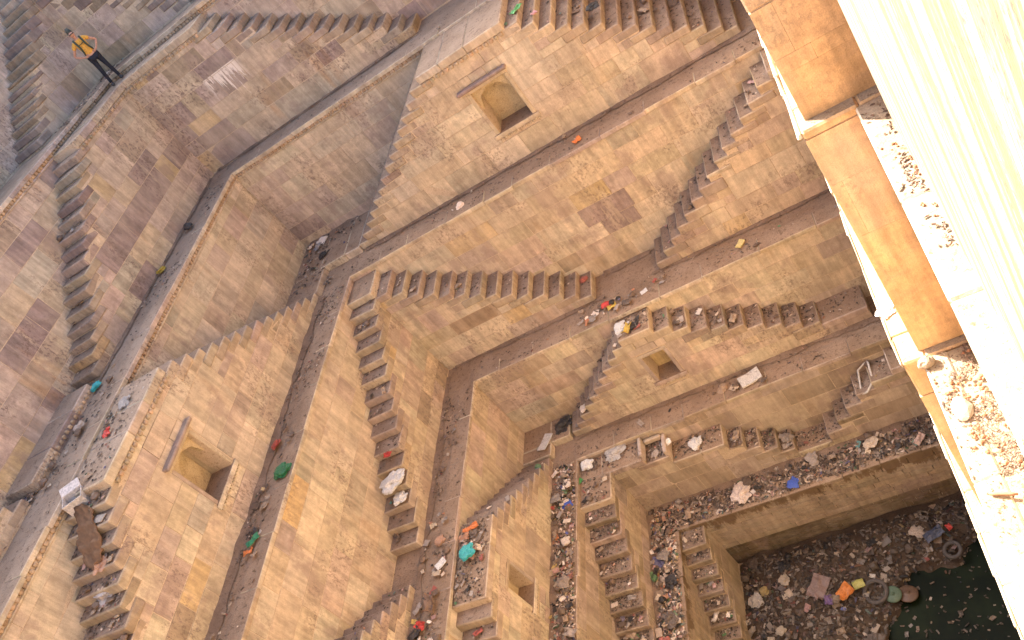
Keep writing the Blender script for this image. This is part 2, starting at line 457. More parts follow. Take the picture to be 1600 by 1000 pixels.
# ------------------------------------------------------------------ terrace walls
def terrace(side, tier, label, hide=None, u_fine=None, bead=False):
    """one retaining wall of the well: solid body with a dusty ledge on top, coping slabs, facing stones.
    hide(u) = height below which the stairs in front cover the wall"""
    P = PA if side == 'A' else PB
    v = -P[tier] if side == 'A' else P[tier]
    z1, z0 = Z[tier], Z[tier + 1] if tier < 5 else Z[6]
    ustart = PB[tier] if side == 'A' else -PA[tier]
    uend = A_END if side == 'A' else -B_END
    root = thing('terrace_wall', label, 'wall', 'stepped terrace walls of the well')
    mb = MB(side)
    back = -30 if side == 'A' else -30
    if side == 'A': mb.box(-30, A_END, back, v - (0.004 if tier < 5 else .16), z0 - 0.06, z1 - 0.035, (0.42, 0.31, 0.2, .3), 0, 1)
    else: mb.box(-PA[tier] - 0.0, -B_END, back, v - (0.004 if tier < 5 else .16), z0 - 0.06, z1 - 0.035, (0.42, 0.31, 0.2, .3), 0, 1)
    mb.build('wall_core', [M_MORTAR, dirt_mat(tier)], root)
    cop_t = 0.11
    # coping slabs
    specs = []
    proj = 0.06 if bead else 0.035
    u = ustart + (0 if side == 'A' else 0)
    for (a, b) in split(u, uend, 0.8, 1.5):
        specs.append(dict(side=side, a=a, b=b, size=b - a, t=tint(tier), dz=rnd.uniform(-.014, .006), p=proj + rnd.uniform(-.02, .02)))
    def d_cop(m, s):
        m.chbox(s['a'] + .002, s['b'] - .002, v - 0.42, v + s['p'], z1 - cop_t + s['dz'], z1 + s['dz'], s['t'], 0.012, 0.006, 0, 1)
    pieces(specs, 'coping_slab', [stone_mat(tier), dirt_mat(tier)], root, d_cop, 60)
    if bead:
        mb = MB(side)
        uu = ustart + .05
        t0 = (0.45, 0.31, 0.19, .4)
        while uu < min(uend, -2.0 if side == 'A' else -3.0):
            k = rnd.uniform(.8, 1.1)
            mb.chbox(uu, uu + .082, v - .03, v + .05 + rnd.uniform(-.01, .01), z1 - cop_t - .085, z1 - cop_t - .004, (t0[0] * k, t0[1] * k, t0[2] * k, rnd.random()), .016, .004)
            uu += .135
        o = mb.build('bead_moulding', stone_mat(tier), root); o['kind'] = 'stuff'
        mb = MB(side)
        for (a, b) in split(ustart, uend, 1.2, 2.2):
            mb.chbox(a + .004, b - .004, v - .05, v + .028, z1 - cop_t - .135, z1 - cop_t - .088, tint(tier), .01, .004)
        mb.build('fillet_moulding', stone_mat(tier), root)
    # facing stones
    top = z1 - cop_t - (0.14 if bead else 0.004)
    specs = []
    zz = z0
    rows = []
    fine = (tier == 5)
    while top - zz > 1e-3:
        h = rnd.uniform(.10, .15) if fine else rnd.uniform(.40, .64)
        if fine and side == 'A' and zz > z0 + 1.0: h = rnd.uniform(.13, .18)
        if top - (zz + h) < (.09 if fine else .22): h = top - zz
        rows.append((zz, zz + h)); zz += h
    far = 4.0
    for (a, b) in rows:
        for (p, q) in split(ustart, uend, .35 if fine else .55, .9 if fine else 1.45):
            if side == 'B' and p > -5.0: continue
            if hide and max(hide(p + .02), hide(q - .02)) > b + .05 and min(hide(p + .02), hide(q - .02), hide((p + q) / 2)) > b + .02: continue
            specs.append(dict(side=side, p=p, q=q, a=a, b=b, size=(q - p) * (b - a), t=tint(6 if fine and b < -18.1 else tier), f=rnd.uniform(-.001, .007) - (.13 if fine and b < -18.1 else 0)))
    for s in specs: s['t'] = special(side, tier, 'wall', s['p'], s['q'], s['a'], s['b'], s['t'])
    def d_st(m, s):
        m.stone(s['p'], s['q'], s['a'], s['b'], v - .2, v + s['f'], s['t'], .0065, .005, .004)
    pieces(specs, 'stone_block', stone_mat(tier), root, d_st, 290)
    return root

# ------------------------------------------------------------------ stair blocks
def prof_height(profile, u):
    for (a, b, z) in profile:
        if a - 1e-6 <= u <= b + 1e-6: return z
    return -99

def flight(u_top, z_top, u_bot, z_bot, n):
    """treads of a flight between a landing and the ledge below it, ordered along u"""
    t = (u_bot - u_top) / n; r = (z_top - z_bot) / n
    out = []
    for k in range(1, n):
        a = u_top + (k - 1) * t; b = u_top + k * t
        out.append((min(a, b), max(a, b), z_top - k * r))
    return sorted(out)

def stairs(side, tier, label, profile, name='stone_staircase', niche=None, bead_landing=False, landing=None, tread_dirt=True, fine_to=None):
    """profile: list of (u0,u1,ztop) sorted; a masonry block in front of terrace `tier` standing on ledge tier+1"""
    P, F = (PA, FA) if side == 'A' else (PB, FB)
    sgn = -1 if side == 'A' else 1
    vb, vf = sgn * P[tier], sgn * F[tier]
    if side == 'B': pass
    z0 = Z[tier + 1] if tier < 5 else Z[6]
    root = thing(name, label, 'staircase', 'stone flights of steps built against the terrace walls')
    r = 0.21
    # core, cut by the niche
    mb = MB(side)
    for (a, b, z) in profile:
        segs = [(a, b)]
        if niche:
            n0, n1, nz0, nz1, nd = niche
            cuts = sorted(set([a, b] + [x for x in (n0, n1) if a < x < b]))
            segs = list(zip(cuts[:-1], cuts[1:]))
        for (p, q) in segs:
            if niche and p >= niche[0] - 1e-6 and q <= niche[1] + 1e-6:
                n0, n1, nz0, nz1, nd = niche
                mb.box(p, q, vb - .2, vf - .02, z0 - .06, nz0 - .02, (.4, .3, .2, .2))
                mb.box(p, q, vb - .2, vf - nd - .02, nz0 - .02, nz1 + .02, (.4, .3, .2, .2))
                mb.box(p, q, vb - .2, vf - .02, nz1 + .02, z - .03, (.4, .3, .2, .2))
            else:
                mb.box(p, q, vb - .2, vf - .005, z0 - .06, z - .03, (.4, .3, .2, .2))
    mb.build('masonry_core', [M_MORTAR, M_DIRT], root)
    # rows used for the facing
    nrow = max(1, round((max(z for _, _, z in profile) - z0) / r))
    rr = (max(z for _, _, z in profile) - z0) / nrow
    # steps
    rects = []
    for i, (a, b, z) in enumerate(profile):
        zl = profile[i - 1][2] if i > 0 else -99
        zr = profile[i + 1][2] if i + 1 < len(profile) else -99
        row_top = z
        bot = z0 + floor((z - z0 - 0.10) / rr) * rr
        if bot < z0: bot = z0
        if b - a > 0.75:      # landing: several slabs
            lo, hi = a - (0.0 if zl < z else 0.2), b + (0.0 if zr < z else 0.2)
            if zl > z: lo = a
            for (p, q) in split(a, b, .6, 1.1):
                m = MB(side)
                m.chbox(p + .004, q - .004, vb - .02, vf + .03 + rnd.uniform(-.008, .008), bot + .004, z + rnd.uniform(-.006, .004), tint(tier), .02, .006, 0, 1)
                m.build('landing_slab', [M_STEP, dirt_mat(tier)], root)
            rects.append((a, b, bot, z))
            if bead_landing:
                m = MB(side); uu = a + .03
                while uu < b - .08:
                    m.chbox(uu, uu + .082, vf - .03, vf + .055, bot - .09, bot - .006, (.45 * rnd.uniform(.85, 1.1), .32, .2, rnd.random()), .016, .004)
                    uu += .135
                o = m.build('bead_moulding', stone_mat(tier), root); o['kind'] = 'stuff'
        else:
            lo = a - (.26 if zl > z else 0.0); hi = b + (.26 if zr > z else 0.0)
            nose_l = .022 if zl < z else 0; nose_r = .022 if zr < z else 0
            m = MB(side)
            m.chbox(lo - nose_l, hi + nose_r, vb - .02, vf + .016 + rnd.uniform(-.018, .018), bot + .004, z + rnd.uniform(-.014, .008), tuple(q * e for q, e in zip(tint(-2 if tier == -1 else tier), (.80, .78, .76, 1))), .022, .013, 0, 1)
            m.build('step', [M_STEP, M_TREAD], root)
            rects.append((lo, hi, bot, z))
    # facing stones on the front, two rows at a time
    ua, ub = profile[0][0], profile[-1][1]
    du = .04
    N = int(round((ub - ua) / du))
    def mask(zb, zt, u):
        if prof_height(profile, u) < zt - .03: return False
        for (a, b, c, d) in rects:
            if a < u < b and c < zt - .02 and d > zb + .02: return False
        if niche:
            if niche[0] - .10 < u < niche[1] + .10 and niche[2] - .12 < zt - .02 and niche[3] + .10 > zb + .02: return False
        return True
    specs = []
    def runs(fn):
        out = []; st = None
        for i in range(N):
            u = ua + (i + .5) * du
            if fn(u):
                if st is None: st = ua + i * du
            elif st is not None:
                out.append((st, ua + i * du)); st = None
        if st is not None: out.append((st, ub))
        return out
    j = 0
    while j < nrow:
        span = 2 if rnd.random() < .75 else 3
        span = min(span, nrow - j)
        zb = z0 + j * rr; zt = zb + span * rr
        full = [mask(zb, zt, ua + (i + .5) * du) for i in range(N)]
        for (p, q) in runs(lambda u: full[min(N - 1, int((u - ua) / du))]):
            if q - p > .08:
                for (a, b) in split(p, q, .5, 1.4):
                    specs.append(dict(side=side, p=a, q=b, a=zb, b=zt, size=(b - a) * (zt - zb), t=tint(tier), f=rnd.uniform(-.002, .008)))
        for k in range(span):
            c, d = zb + k * rr, zb + (k + 1) * rr
            for (p, q) in runs(lambda u: mask(c, d, u) and not full[min(N - 1, int((u - ua) / du))]):
                if q - p > .06:
                    for (a, b) in split(p, q, .3, .8):
                        specs.append(dict(side=side, p=a, q=b, a=c, b=d, size=(b - a) * (d - c), t=tint(tier), f=rnd.uniform(-.002, .008)))
        j += span
    for s in specs: s['t'] = special(side, tier, 'front', s['p'], s['q'], s['a'], s['b'], s['t'])
    def d_st(m, s):
        m.stone(s['p'], s['q'], s['a'], s['b'], vf - .03, vf + s['f'], s['t'])
    pieces(specs, 'stone_block', stone_mat(tier), root, d_st, 290)
    if niche: make_niche(side, tier, root, niche, vf)
    return root

def make_niche(side, tier, root, niche, vf):
    n0, n1, z0, z1, nd = niche
    w = n1 - n0
    arch = tier == 1
    ty = (0.50, 0.38, 0.20, .3)
    m = MB(side); m.box(n0 - .02, n1 + .02, vf - nd - .01, vf - nd + .012, z0 - .01, z1 + .01, ty)
    root = m.build('niche', M_YELLOW if arch else stone_mat(tier), root)
    # frame: jambs, sill with drops, lintel
    for (a, b) in ((n0 - .10, n0), (n1, n1 + .10)):
        m = MB(side); m.chbox(a + .004, b - .002, vf - nd, vf + .012, z0 - .002, z1, tint(tier), .01, .004)
        m.build('niche_jamb', stone_mat(tier), root)
    m = MB(side); m.chbox(n0 - .16, n1 + .16, vf - nd, vf + .05, z0 - .12, z0 - .004, tint(tier), .014, .004, 0, 1)
    sill = m.build('niche_sill', [stone_mat(tier), M_DIRT], root)
    m = MB(side); uu = n0 - .12
    while uu < n1 + .08:
        m.chbox(uu, uu + .05, vf - .02, vf + .04, z0 - .175, z0 - .122, tint(tier), .012, .003); uu += .085
    o = m.build('sill_beads', stone_mat(tier), root); o['kind'] = 'stuff'; 
    m = MB(side); m.chbox(n0 - .10, n1 + .10, vf - nd, vf + .012, z1 + .002, z1 + .10, tint(tier), .012, .004)
    m.build('niche_head', stone_mat(tier), root)
    if arch:
        m = MB(side); m.chbox(n0 - .24, n1 + .18, vf - .03, vf + .15, z1 + .12, z1 + .20, (0.30, 0.215, 0.19, .6), .022, .008)
        m.build('drip_lintel', M_STEP, root)
    if arch:
        m = MB(side)
        K = 20; cx = (n0 + n1) / 2; R = w * .44; zc = z1 - R - .10
        for (va, vb_) in ((vf - .22, vf - .12),):
            up = []; lo = []
            for i in range(K + 1):
                ang = pi - pi * i / K
                rad = R * (1 + .05 * abs(sin(ang * 4.5)))
                uu = cx + rad * cos(ang); z = zc + rad * sin(ang) * 1.02
                lo.append((uu, z)); up.append((n0 + w * i / K, z1))
            lo = [(n0, zc)] + lo + [(n1, zc)]; up = [(n0, z1)] + up + [(n1, z1)]
            for i in range(len(lo) - 1):
                f = [m.vert(lo[i][0], vb_, lo[i][1], ty), m.vert(up[i][0], vb_, up[i][1], ty), m.vert(up[i + 1][0], vb_, up[i + 1][1], ty), m.vert(lo[i + 1][0], vb_, lo[i + 1][1], ty)]
                m.face(f)
                b = [m.vert(lo[i][0], va, lo[i][1], ty), m.vert(lo[i + 1][0], va, lo[i + 1][1], ty)]
                m.face((b[0], f[0], f[3], b[1]))
        m.build('arched_screen', M_YELLOW, root)

# ------------------------------------------------------------------ profiles of every stair block
def rise_profile(u_bot, z_bot, u_top, z_top, n, u_end):
    f = flight(u_top, z_top, u_bot, z_bot, n)
    return sorted(f + [(min(u_top, u_end), max(u_top, u_end), z_top)])

z = Z
prof = {}
prof['-1A'] = [(-18.2, -17.15, .62)] + flight(-17.15, .62, -13.3, z[0], 14)
prof['-1B'] = flight(-22.9, .62, -18.55, z[0], 14)
prof['0A'] = [(-16.4, -12.75, z[0] - .2)] + flight(-12.75, z[0] - .2, -7.85, z[1], 16)
prof['0B'] = [(-20.8, -17.85, z[0] - .2)] + flight(-17.85, z[0] - .2, -12.45, z[1], 16)
prof['0BR'] = rise_profile(-9.75, z[1], -4.8, z[0] - .2, 16, -3.0)
prof['1A'] = flight(-7.85, z[1] - .07, -12.35, z[2], 15) + [(-7.85, -5.5, z[1] - .07)] + flight(-5.5, z[1] - .07, -1.05, z[2], 15)
prof['1B'] = flight(-11.95, z[1] - .07, -17.4, z[2], 15) + [(-11.95, -9.15, z[1] - .07)] + flight(-9.15, z[1] - .07, -4.7, z[2], 15)
prof['2A'] = [(-12.4, -11.62, z[2] - .2)] + flight(-11.62, z[2] - .2, -6.75, z[3], 15)
prof['2B'] = flight(-16.4, z[2] - .2, -10.55, z[3], 15)
prof['2AR'] = rise_profile(-5.55, z[3], -1.15, z[2] - .12, 15, A_END)
prof['2BR'] = rise_profile(-10.15, z[3], -5.6, z[2] - .12, 15, -4.0)
prof['3A'] = flight(-6.62, z[3] - .15, -9.45, z[4], 11) + [(-6.62, -5.78, z[3] - .15)] + \
    [(-5.78 + .36 * k, -5.42 + .36 * k, z[3] - .15 - .205 * (k + 1)) for k in range(9)] + [(-2.54, -1.5, z[4] + .42)]
prof['3B'] = flight(-11.25, z[3] - .15, -14.55, z[4], 11) + [(-11.25, -9.25, z[3] - .15)] + flight(-9.25, z[3] - .15, -5.9, z[4], 11)
prof['4A'] = [(-9.24, -7.5, -14.95), (-7.5, -6.92, -15.16), (-6.92, -5.6, -15.42), (-5.6, -5.27, -15.72), (-5.27, -4.95, -15.95), (-4.95, -4.62, -16.18), (-4.62, -4.3, -16.42), (-4.3, -3.45, -16.62)]
prof['4AR'] = [(-3.45, -3.12, -16.35), (-3.12, -2.8, -16.05), (-2.8, -2.45, -15.75), (-2.45, -2.05, -15.46), (-2.05, -1.6, -15.25), (-1.6, A_END, -15.05)]
prof['4B'] = [(-13.5, -12.7, -14.95)] + flight(-12.7, -14.95, -9.5, z[5], 9)
prof['5B'] = [(-12.65, -12.15, z[5] - .12)] + flight(-12.15, z[5] - .12, -9.3, z[6], 10)

def hide_of(*keys):
    def h(u):
        return max([prof_height(prof[k], u) for k in keys] + [-99]) - .05
    return h

def below(side, tier):
    """the next block out also hides the low part of nothing; kept for clarity"""
    return None

W = {}
W['A-1'] = terrace('A', -1, 'topmost terrace wall behind the person, on the side facing the deep pool', hide_of('-1A'))
W['B-1'] = terrace('B', -1, 'topmost terrace wall behind the dark worn steps beside the person', hide_of('-1B'))
W['A0'] = terrace('A', 0, 'terrace wall below the ledge of the person, behind the white streaked staircase', hide_of('0A'), bead=True)
W['B0'] = terrace('B', 0, 'terrace wall below the ledge of the person, behind the staircase with purple stones', hide_of('0B', '0BR'), bead=True)
W['A1'] = terrace('A', 1, 'terrace wall shadowed beside the double staircase with the arched niche and orange packet below', hide_of('1A'), bead=True)
W['B1'] = terrace('B', 1, 'terrace wall beside the double staircase with the brown sacking on its steps', hide_of('1B'), bead=True)
W['A2'] = terrace('A', 2, 'pale terrace wall between two flights, below the ledge with the orange packet', hide_of('2A', '2AR'))
W['B2'] = terrace('B', 2, 'pale terrace wall below the ledge with two green bags', hide_of('2B', '2BR'))
W['A3'] = terrace('A', 3, 'terrace wall below the ledge with the yellow packet, behind the small square niche', hide_of('3A'))
W['B3'] = terrace('B', 3, 'terrace wall behind the double staircase with the green packet in its niche', hide_of('3B'))
W['A4'] = terrace('A', 4, 'low purple brown terrace wall under the ledge with the pale sack', hide_of('4A', '4AR'))
W['B4'] = terrace('B', 4, 'low terrace wall under the littered ledge with the blue bag', hide_of('4B'))
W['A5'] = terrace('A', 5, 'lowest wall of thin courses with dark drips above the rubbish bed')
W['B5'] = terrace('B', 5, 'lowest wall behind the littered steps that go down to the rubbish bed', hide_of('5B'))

ST = {}
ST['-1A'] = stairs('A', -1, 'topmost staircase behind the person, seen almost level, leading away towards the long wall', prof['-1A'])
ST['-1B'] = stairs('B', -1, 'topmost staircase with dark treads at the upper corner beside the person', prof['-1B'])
ST['0A'] = stairs('A', 0, 'staircase just below the person with white lime streaks on its front', prof['0A'], bead_landing=True)
ST['0B'] = stairs('B', 0, 'staircase just below the person with purple stones and a long column of grey steps', prof['0B'], bead_landing=True)
ST['0BR'] = stairs('B', 0, 'cut off staircase at the lower end of the ledge with beaded edge', prof['0BR'])
ST['1A'] = stairs('A', 1, 'double staircase with a plastered arched niche above the ledge with the orange packet', prof['1A'], niche=(-7.04, -6.12, -7.98, -6.80, .62), bead_landing=True)
ST['1B'] = stairs('B', 1, 'double staircase with a plastered arched niche and brown sacking on its steps', prof['1B'], niche=(-11.08, -10.17, -8.08, -6.93, .62), bead_landing=True)
ST['2A'] = stairs('A', 2, 'straight staircase from the corner landing towards the heap of red and yellow packets', prof['2A'])
ST['2B'] = stairs('B', 2, 'straight staircase from the corner landing with the big white bag on it', prof['2B'])
ST['2AR'] = stairs('A', 2, 'staircase that climbs towards the bright near buttress beside the long pale wall', prof['2AR'])
ST['2BR'] = stairs('B', 2, 'short staircase climbing from the littered ledge by the white cards', prof['2BR'])
ST['3A'] = stairs('A', 3, 'double staircase with a small empty square niche above the ledge with the pale sack', prof['3A'], niche=(-6.42, -5.86, -14.04, -13.18, .5))
ST['3B'] = stairs('B', 3, 'double staircase with a square niche holding a green packet', prof['3B'], niche=(-10.42, -9.86, -14.04, -13.15, .4))
ST['4A'] = stairs('A', 4, 'low rubbish filled staircase under the ledge with the pale sack', prof['4A'])
ST['4AR'] = stairs('A', 4, 'low staircase with an open white frame lying near its top', prof['4AR'])
ST['4B'] = stairs('B', 4, 'low rubbish strewn staircase going away from the corner with the green packet', prof['4B'])
ST['5B'] = stairs('B', 5, 'lowest staircase with red packets leading down to the rubbish bed', prof['5B'])

# raised strips of paving in the re-entrant corners, level with the last step
def strip(tier, label, zt, ua, ub):
    root = thing('corner_pavement', label, 'pavement')
    v0, v1 = -PA[tier], -FA[tier]
    for (p, q) in split(PB[tier], ua, .6, 1.1):
        m = MB('A'); m.chbox(p + .004, q - .004, v0 - .02, v1 + .02, Z[tier + 1] - .06, zt + rnd.uniform(-.006, .006), tint(tier), .02, .006, 0, 1)
        m.build('paving_slab', [M_STEP, M_DIRT], root)
    v0, v1 = PB[tier], FB[tier]
    for (p, q) in split(-FA[tier] + .025, ub, .6, 1.1):
        m = MB('B'); m.chbox(p + .004, q - .004, v0 - .02, v1 + .02, Z[tier + 1] - .06, zt + rnd.uniform(-.006, .006), tint(tier), .02, .006, 0, 1)
        m.build('paving_slab', [M_STEP, M_DIRT], root)
strip(1, 'raised strip of paving in the corner with the dark debris, between two double staircases', Z[2] + .17, -12.1, -17.1)
root = thing('raised_pavement', 'raised beaded strip of paving between the long grey steps and the cut off staircase', 'pavement')
for (p, q) in split(-12.42, -9.78, .7, 1.1):
    m = MB('B'); m.chbox(p + .003, q - .003, PB[0] - .02, FB[0] + .03, Z[1] - .06, Z[1] + .2 + rnd.uniform(-.006, .006), tint(0), .02, .006, 0, 1)
    m.build('paving_slab', [M_STEP, M_DIRT_HIGH], root)
m = MB('B'); uu = -12.4
while uu < -9.9:
    m.chbox(uu, uu + .082, FB[0] - .03, FB[0] + .07, Z[1] + .03, Z[1] + .11, (.43, .31, .2, rnd.random()), .016, .004); uu += .135
o = m.build('bead_moulding', M_STONE_TOP, root); o['kind'] = 'stuff'
# wall added behind the person to keep the sun off the head
root = thing('shading_wall', 'wall added on the ground above the topmost terrace to shade the person', 'wall')
m = MB('W'); m.box(-26, -18.24, 21.6, 27, 1.16, 2.9, (.45, .33, .22, .4)); m.box(-18.238, -17.0, 23.94, 27, 1.16, 2.9, (.45, .33, .22, .4)); m.build('masonry', M_STONE_TOP, root)
strip(3, 'raised strip of paving in the corner under the white cardboard slab', Z[4] + .17, -9.3, -14.4)

# ------------------------------------------------------------------ near side: buttress in the sun
H1, H2, H3 = -5.19, -8.81, -12.5
def buttress(label, x0, y0, zb, zt, x_lip, rows, cat='buttress', x1=2.6, yb=26.0):
    root = thing('stone_buttress', label, cat, 'stepped buttress blocks on the near side')
    t0 = (0.56, 0.35, 0.185)  # warm light bounced off the sunlit stone is put into this orange tint
    mb = MB('W')
    mb.box(x0 + .02, x1, y0 + .02, yb, zb - .05, zt - .02, (.45, .3, .18, .3), 0, 1)
    mb.build('masonry_core', [M_MORTAR, M_SAND], root)
    for (za, zc, cuts) in rows:
        xs = [x0] + cuts + [x1]
        for a, b in zip(xs[:-1], xs[1:]):
            k = rnd.uniform(.97, 1.03)
            m = MB('W')
            # a block of the end face, its outer edge in the row also forms the corner
            m.chbox(a + .0004, b - .0004, y0 + rnd.uniform(-.0015, .0015), y0 + .5, za + .0004, zc - .0004, (t0[0] * k, t0[1] * k, t0[2] * k * rnd.uniform(.95, 1.05), rnd.random()), .022 if zc > zt - .01 else .003, .012 if zc > zt - .01 else .001, 0, 1 if zc > zt - .01 else None)
            m.build('stone_block', [M_PLASTER, M_SAND], root)
        k = rnd.uniform(.97, 1.03)
        m = MB('W')
        m.chbox(x0 + rnd.uniform(-.004, .004), x0 + .4, y0 + .504, yb, za + .003, zc - .003, (t0[0] * k, t0[1] * k, t0[2] * k, rnd.random()), .012, .003)
        m.build('side_course', M_PLASTER, root)
    return root
bt1 = buttress('orange shaded buttress block nearest the top edge, standing on a dusty ledge', -.47, 8.17, H1, -2.3, 0, [(H1, -4.60, []), (-4.60, -4.42, [-.1]), (-4.42, -3.85, [-.25]), (-3.85, -2.3, [.2])])
bt2 = buttress('tall orange shaded buttress block with a chipped corner, in the middle of the stepped row', -.55, 8.0, H2, H1 - .004, 0, [(H2, -6.75, [.4]), (-6.75, -5.95, [-.42]), (-5.95, -5.30, []), (-5.30, H1, [.04])])
bt3 = buttress('lowest narrow orange buttress block beside the water', -.785, 7.89, H3, H2 - .004, 0, [(H3, -11.3, [-.3]), (-11.3, -10.2, [-.45]), (-10.2, -9.5, [-.4]), (-9.5, H2, [-.5])])
# bodies of the near side, toward the camera
def side_body(label, x0, y0, y1, zb, zt, stones=True, big=False, edge=.03):
    root = thing('terrace_wall', label, 'wall', 'stepped terrace walls of the well')
    mb = MB('W')
    mb.box(x0 + .02, 6.0, y0, y1 - .02, zb - .05, zt - .03, (.45, .3, .18, .3), 0, 1)
    mb.build('wall_core', [M_MORTAR, M_SAND], root)
    return root
def near_wall(label, x0, y_end, zb, zt, hs, lens, mat=None, chm=.02):
    root = side_body(label, x0, -3.0, y_end, zb, zt)
    zz = zb
    while zt - zz > 1e-3:
        h = rnd.uniform(*hs)
        if zt - (zz + h) < hs[0] * .5: h = zt - zz
        y = y_end
        while y > -2.9:
            w = rnd.uniform(*lens)
            a = max(-3.0, y - w)
            m = MB('W')
            c = tint(9)
            m.chbox(x0 + rnd.uniform(-.003, .003), x0 + .3, a + .003, y - .003, zz + .003, zz + h - .003, c, chm, .004, 0, 1 if zz + h > zt - .01 else None)
            m.build('stone_block', [mat or M_PLASTER, M_SAND], root)
            y = a
        zz += h
    return root
near_wall('big sunlit wall beside the camera with yellow rain streaks', .24, 7.48, H1, 1.1, (6.5, 6.6), (7.5, 7.6), M_SUNWALL, .045)
near_wall('sunlit terrace wall under the narrow ledge with scattered brown crumbs', 0.0, 7.99, H2, H1, (.5, .9), (1.2, 2.0))
near_wall('sunlit terrace wall under the ledge with the heaps of red rubble', -.565, 7.88, H3, H2, (.5, .9), (1.2, 2.0))
near_wall('lowest sunlit terrace wall at the edge of the dark water', -.95, 12.4, Z[6], H3, (.7, 1.1), (1.5, 2.4))
# ledge lips beyond the ends of the buttress blocks
def lip(label, x0, x1, y0, y1, zt, zb):
    root = thing('ledge', label, 'ledge', 'ledges around the near buttress')
    y = y0
    while y < y1 - .1:
        b = min(y1, y + rnd.uniform(.4, .9))
        m = MB('W')
        m.chbox(x0 + rnd.uniform(-.014, .01), x1, y + .003, b - .003, zb, zt + rnd.uniform(-.006, .004), tint(9), .025, .012, 0, 1)
        m.build('ledge_stone', [M_PLASTER, M_SAND], root)
        y = b
lip('white sunlit ledge wedge beside the upper orange block', -.60, -.56, 8.02, 17.0, H1 - .004, H1 - .09)
lip('crumbling sunlit ledge beside the tall orange block with the plastic bag', -.82, -.79, 7.9, 14.5, H2 - .004, H2 - .09)
lip('crumbling sunlit ledge beside the lowest orange block', -1.0, -.96, 5.0, 13.4, H3 - .004, H3 - .09)

# ------------------------------------------------------------------ far side behind the camera
PD = {0: -.5, 1: 1.2, 2: 2.8, 3: 4.4, 4: 5.6, 5: 6.6}
for i in range(6):
    root = thing('terrace_wall', ['topmost', 'second', 'third', 'fourth', 'fifth', 'lowest'][i] + ' sunlit terrace wall opposite the person', 'wall', 'stepped terrace walls of the well')
    m = MB('W')
    zt = Z[i] if i else -1.65
    m.box(PB[i] - .0, -.2 if i > 1 else .2, -14, PD[i], (Z[i + 1] if i < 5 else Z[6]) - .05, zt, (.48, .35, .22, .4), 0, 1)
    m.build('wall_core', [M_STONE, M_DIRT], root)

# ------------------------------------------------------------------ ground around the well, pit floor, water
def sheet(name, x0, x1, y0, y1, zf, mat, nx=1, ny=1, amp=0.0, sc=1.0):
    m = MB('W')
    ids = {}
    for i in range(nx + 1):
        for j in range(ny + 1):
            x = x0 + (x1 - x0) * i / nx; y = y0 + (y1 - y0) * j / ny
            zz = zf(x, y) if callable(zf) else zf
            ids[i, j] = m.vert(x, y, zz, (1, 1, 1, 1))
    for i in range(nx):
        for j in range(ny):
            m.face((ids[i, j], ids[i + 1, j], ids[i + 1, j + 1], ids[i, j + 1]))
    o = m.build(name, mat, None, True)
    o['kind'] = 'structure'
    return o
# four sheets of ground round the opening
g = MB('W')
zg = 1.2
big = 900
def gq(x0, x1, y0, y1):
    i = [g.vert(x0, y0, zg), g.vert(x1, y0, zg), g.vert(x1, y1, zg), g.vert(x0, y1, zg)]
    g.face(i)
gq(-big, big, 23.88, big); gq(-big, big, -big, -14); gq(-big, -18.18, -14, 23.88); gq(.5, big, -14, 23.88)
go = g.build('ground', M_SAND); go['kind'] = 'structure'

def shore(x, y):
    """>0 on the rubbish side, <0 over the water"""
    # boundary through (-4.1,10.1), (-3.5,11.3), (-2.3,11.45), (-1.4,11.9)
    d = max(-(x + 3.75 + .5 * (10.6 - y)), (y - (11.35 + .22 * (x + 2.9))))
    return d
def bed(x, y):
    n = mnoise.noise(Vector((x * .9, y * .9, 3))) * .16 + mnoise.noise(Vector((x * 2.7, y * 2.7, 9))) * .09
    d = shore(x, y) + n * .8
    k = max(-.5, min(.9, d))
    return Z[6] + .02 + k * .32 + n + (.10 if d > 0 else 0)
bedo = sheet('rubbish_bed', -7.7, -.5, 4.0, 12.75, bed, M_MUD, 90, 100)
bedo['kind'] = 'stuff'
tag(bedo, 'muddy bank of trodden rubbish at the bottom of the well', None, None, 'stuff')
WZ = Z[6] + .0
sheet('water', -9.0, 1.0, 2.0, 12.6, WZ, M_WATER)
sheet('pit_floor', -12.0, 2.0, 0, 14.0, Z[6] - .6, M_MUD)

# ------------------------------------------------------------------ dust and dirt gathered at the back of the ledges
def dirt_fillet(side, vback, u0, u1, zt, h, w, name='dirt'):
    m = MB(side)
    n = max(4, int((u1 - u0) / .12))
    prev = None
    for i in range(n + 1):
        u = u0 + (u1 - u0) * i / n
        k = .5 + .5 * mnoise.noise(Vector((u * 1.3, vback * 3.1, zt))) + .35 * mnoise.noise(Vector((u * 5.1, vback, zt)))
        k = max(.03, k)
        row = [m.vert(u, vback - .01, zt + h * k, (1, 1, 1, 1)), m.vert(u, vback + w * k * .45, zt + h * k * .45, (1, 1, 1, 1)), m.vert(u, vback + w * k, zt - .012, (1, 1, 1, 1))]
        if prev:
            for a in range(2): m.face((prev[a], prev[a + 1], row[a + 1], row[a]))
        prev = row
    return m
def fillet_obj(side, vback, u0, u1, zt, h, w):
    o = dirt_fillet(side, vback, u0, u1, zt, h, w).build('dirt', M_CLOD, None, True)
    tag(o, 'dark dirt gathered along the back of a ledge', None, None, 'stuff')
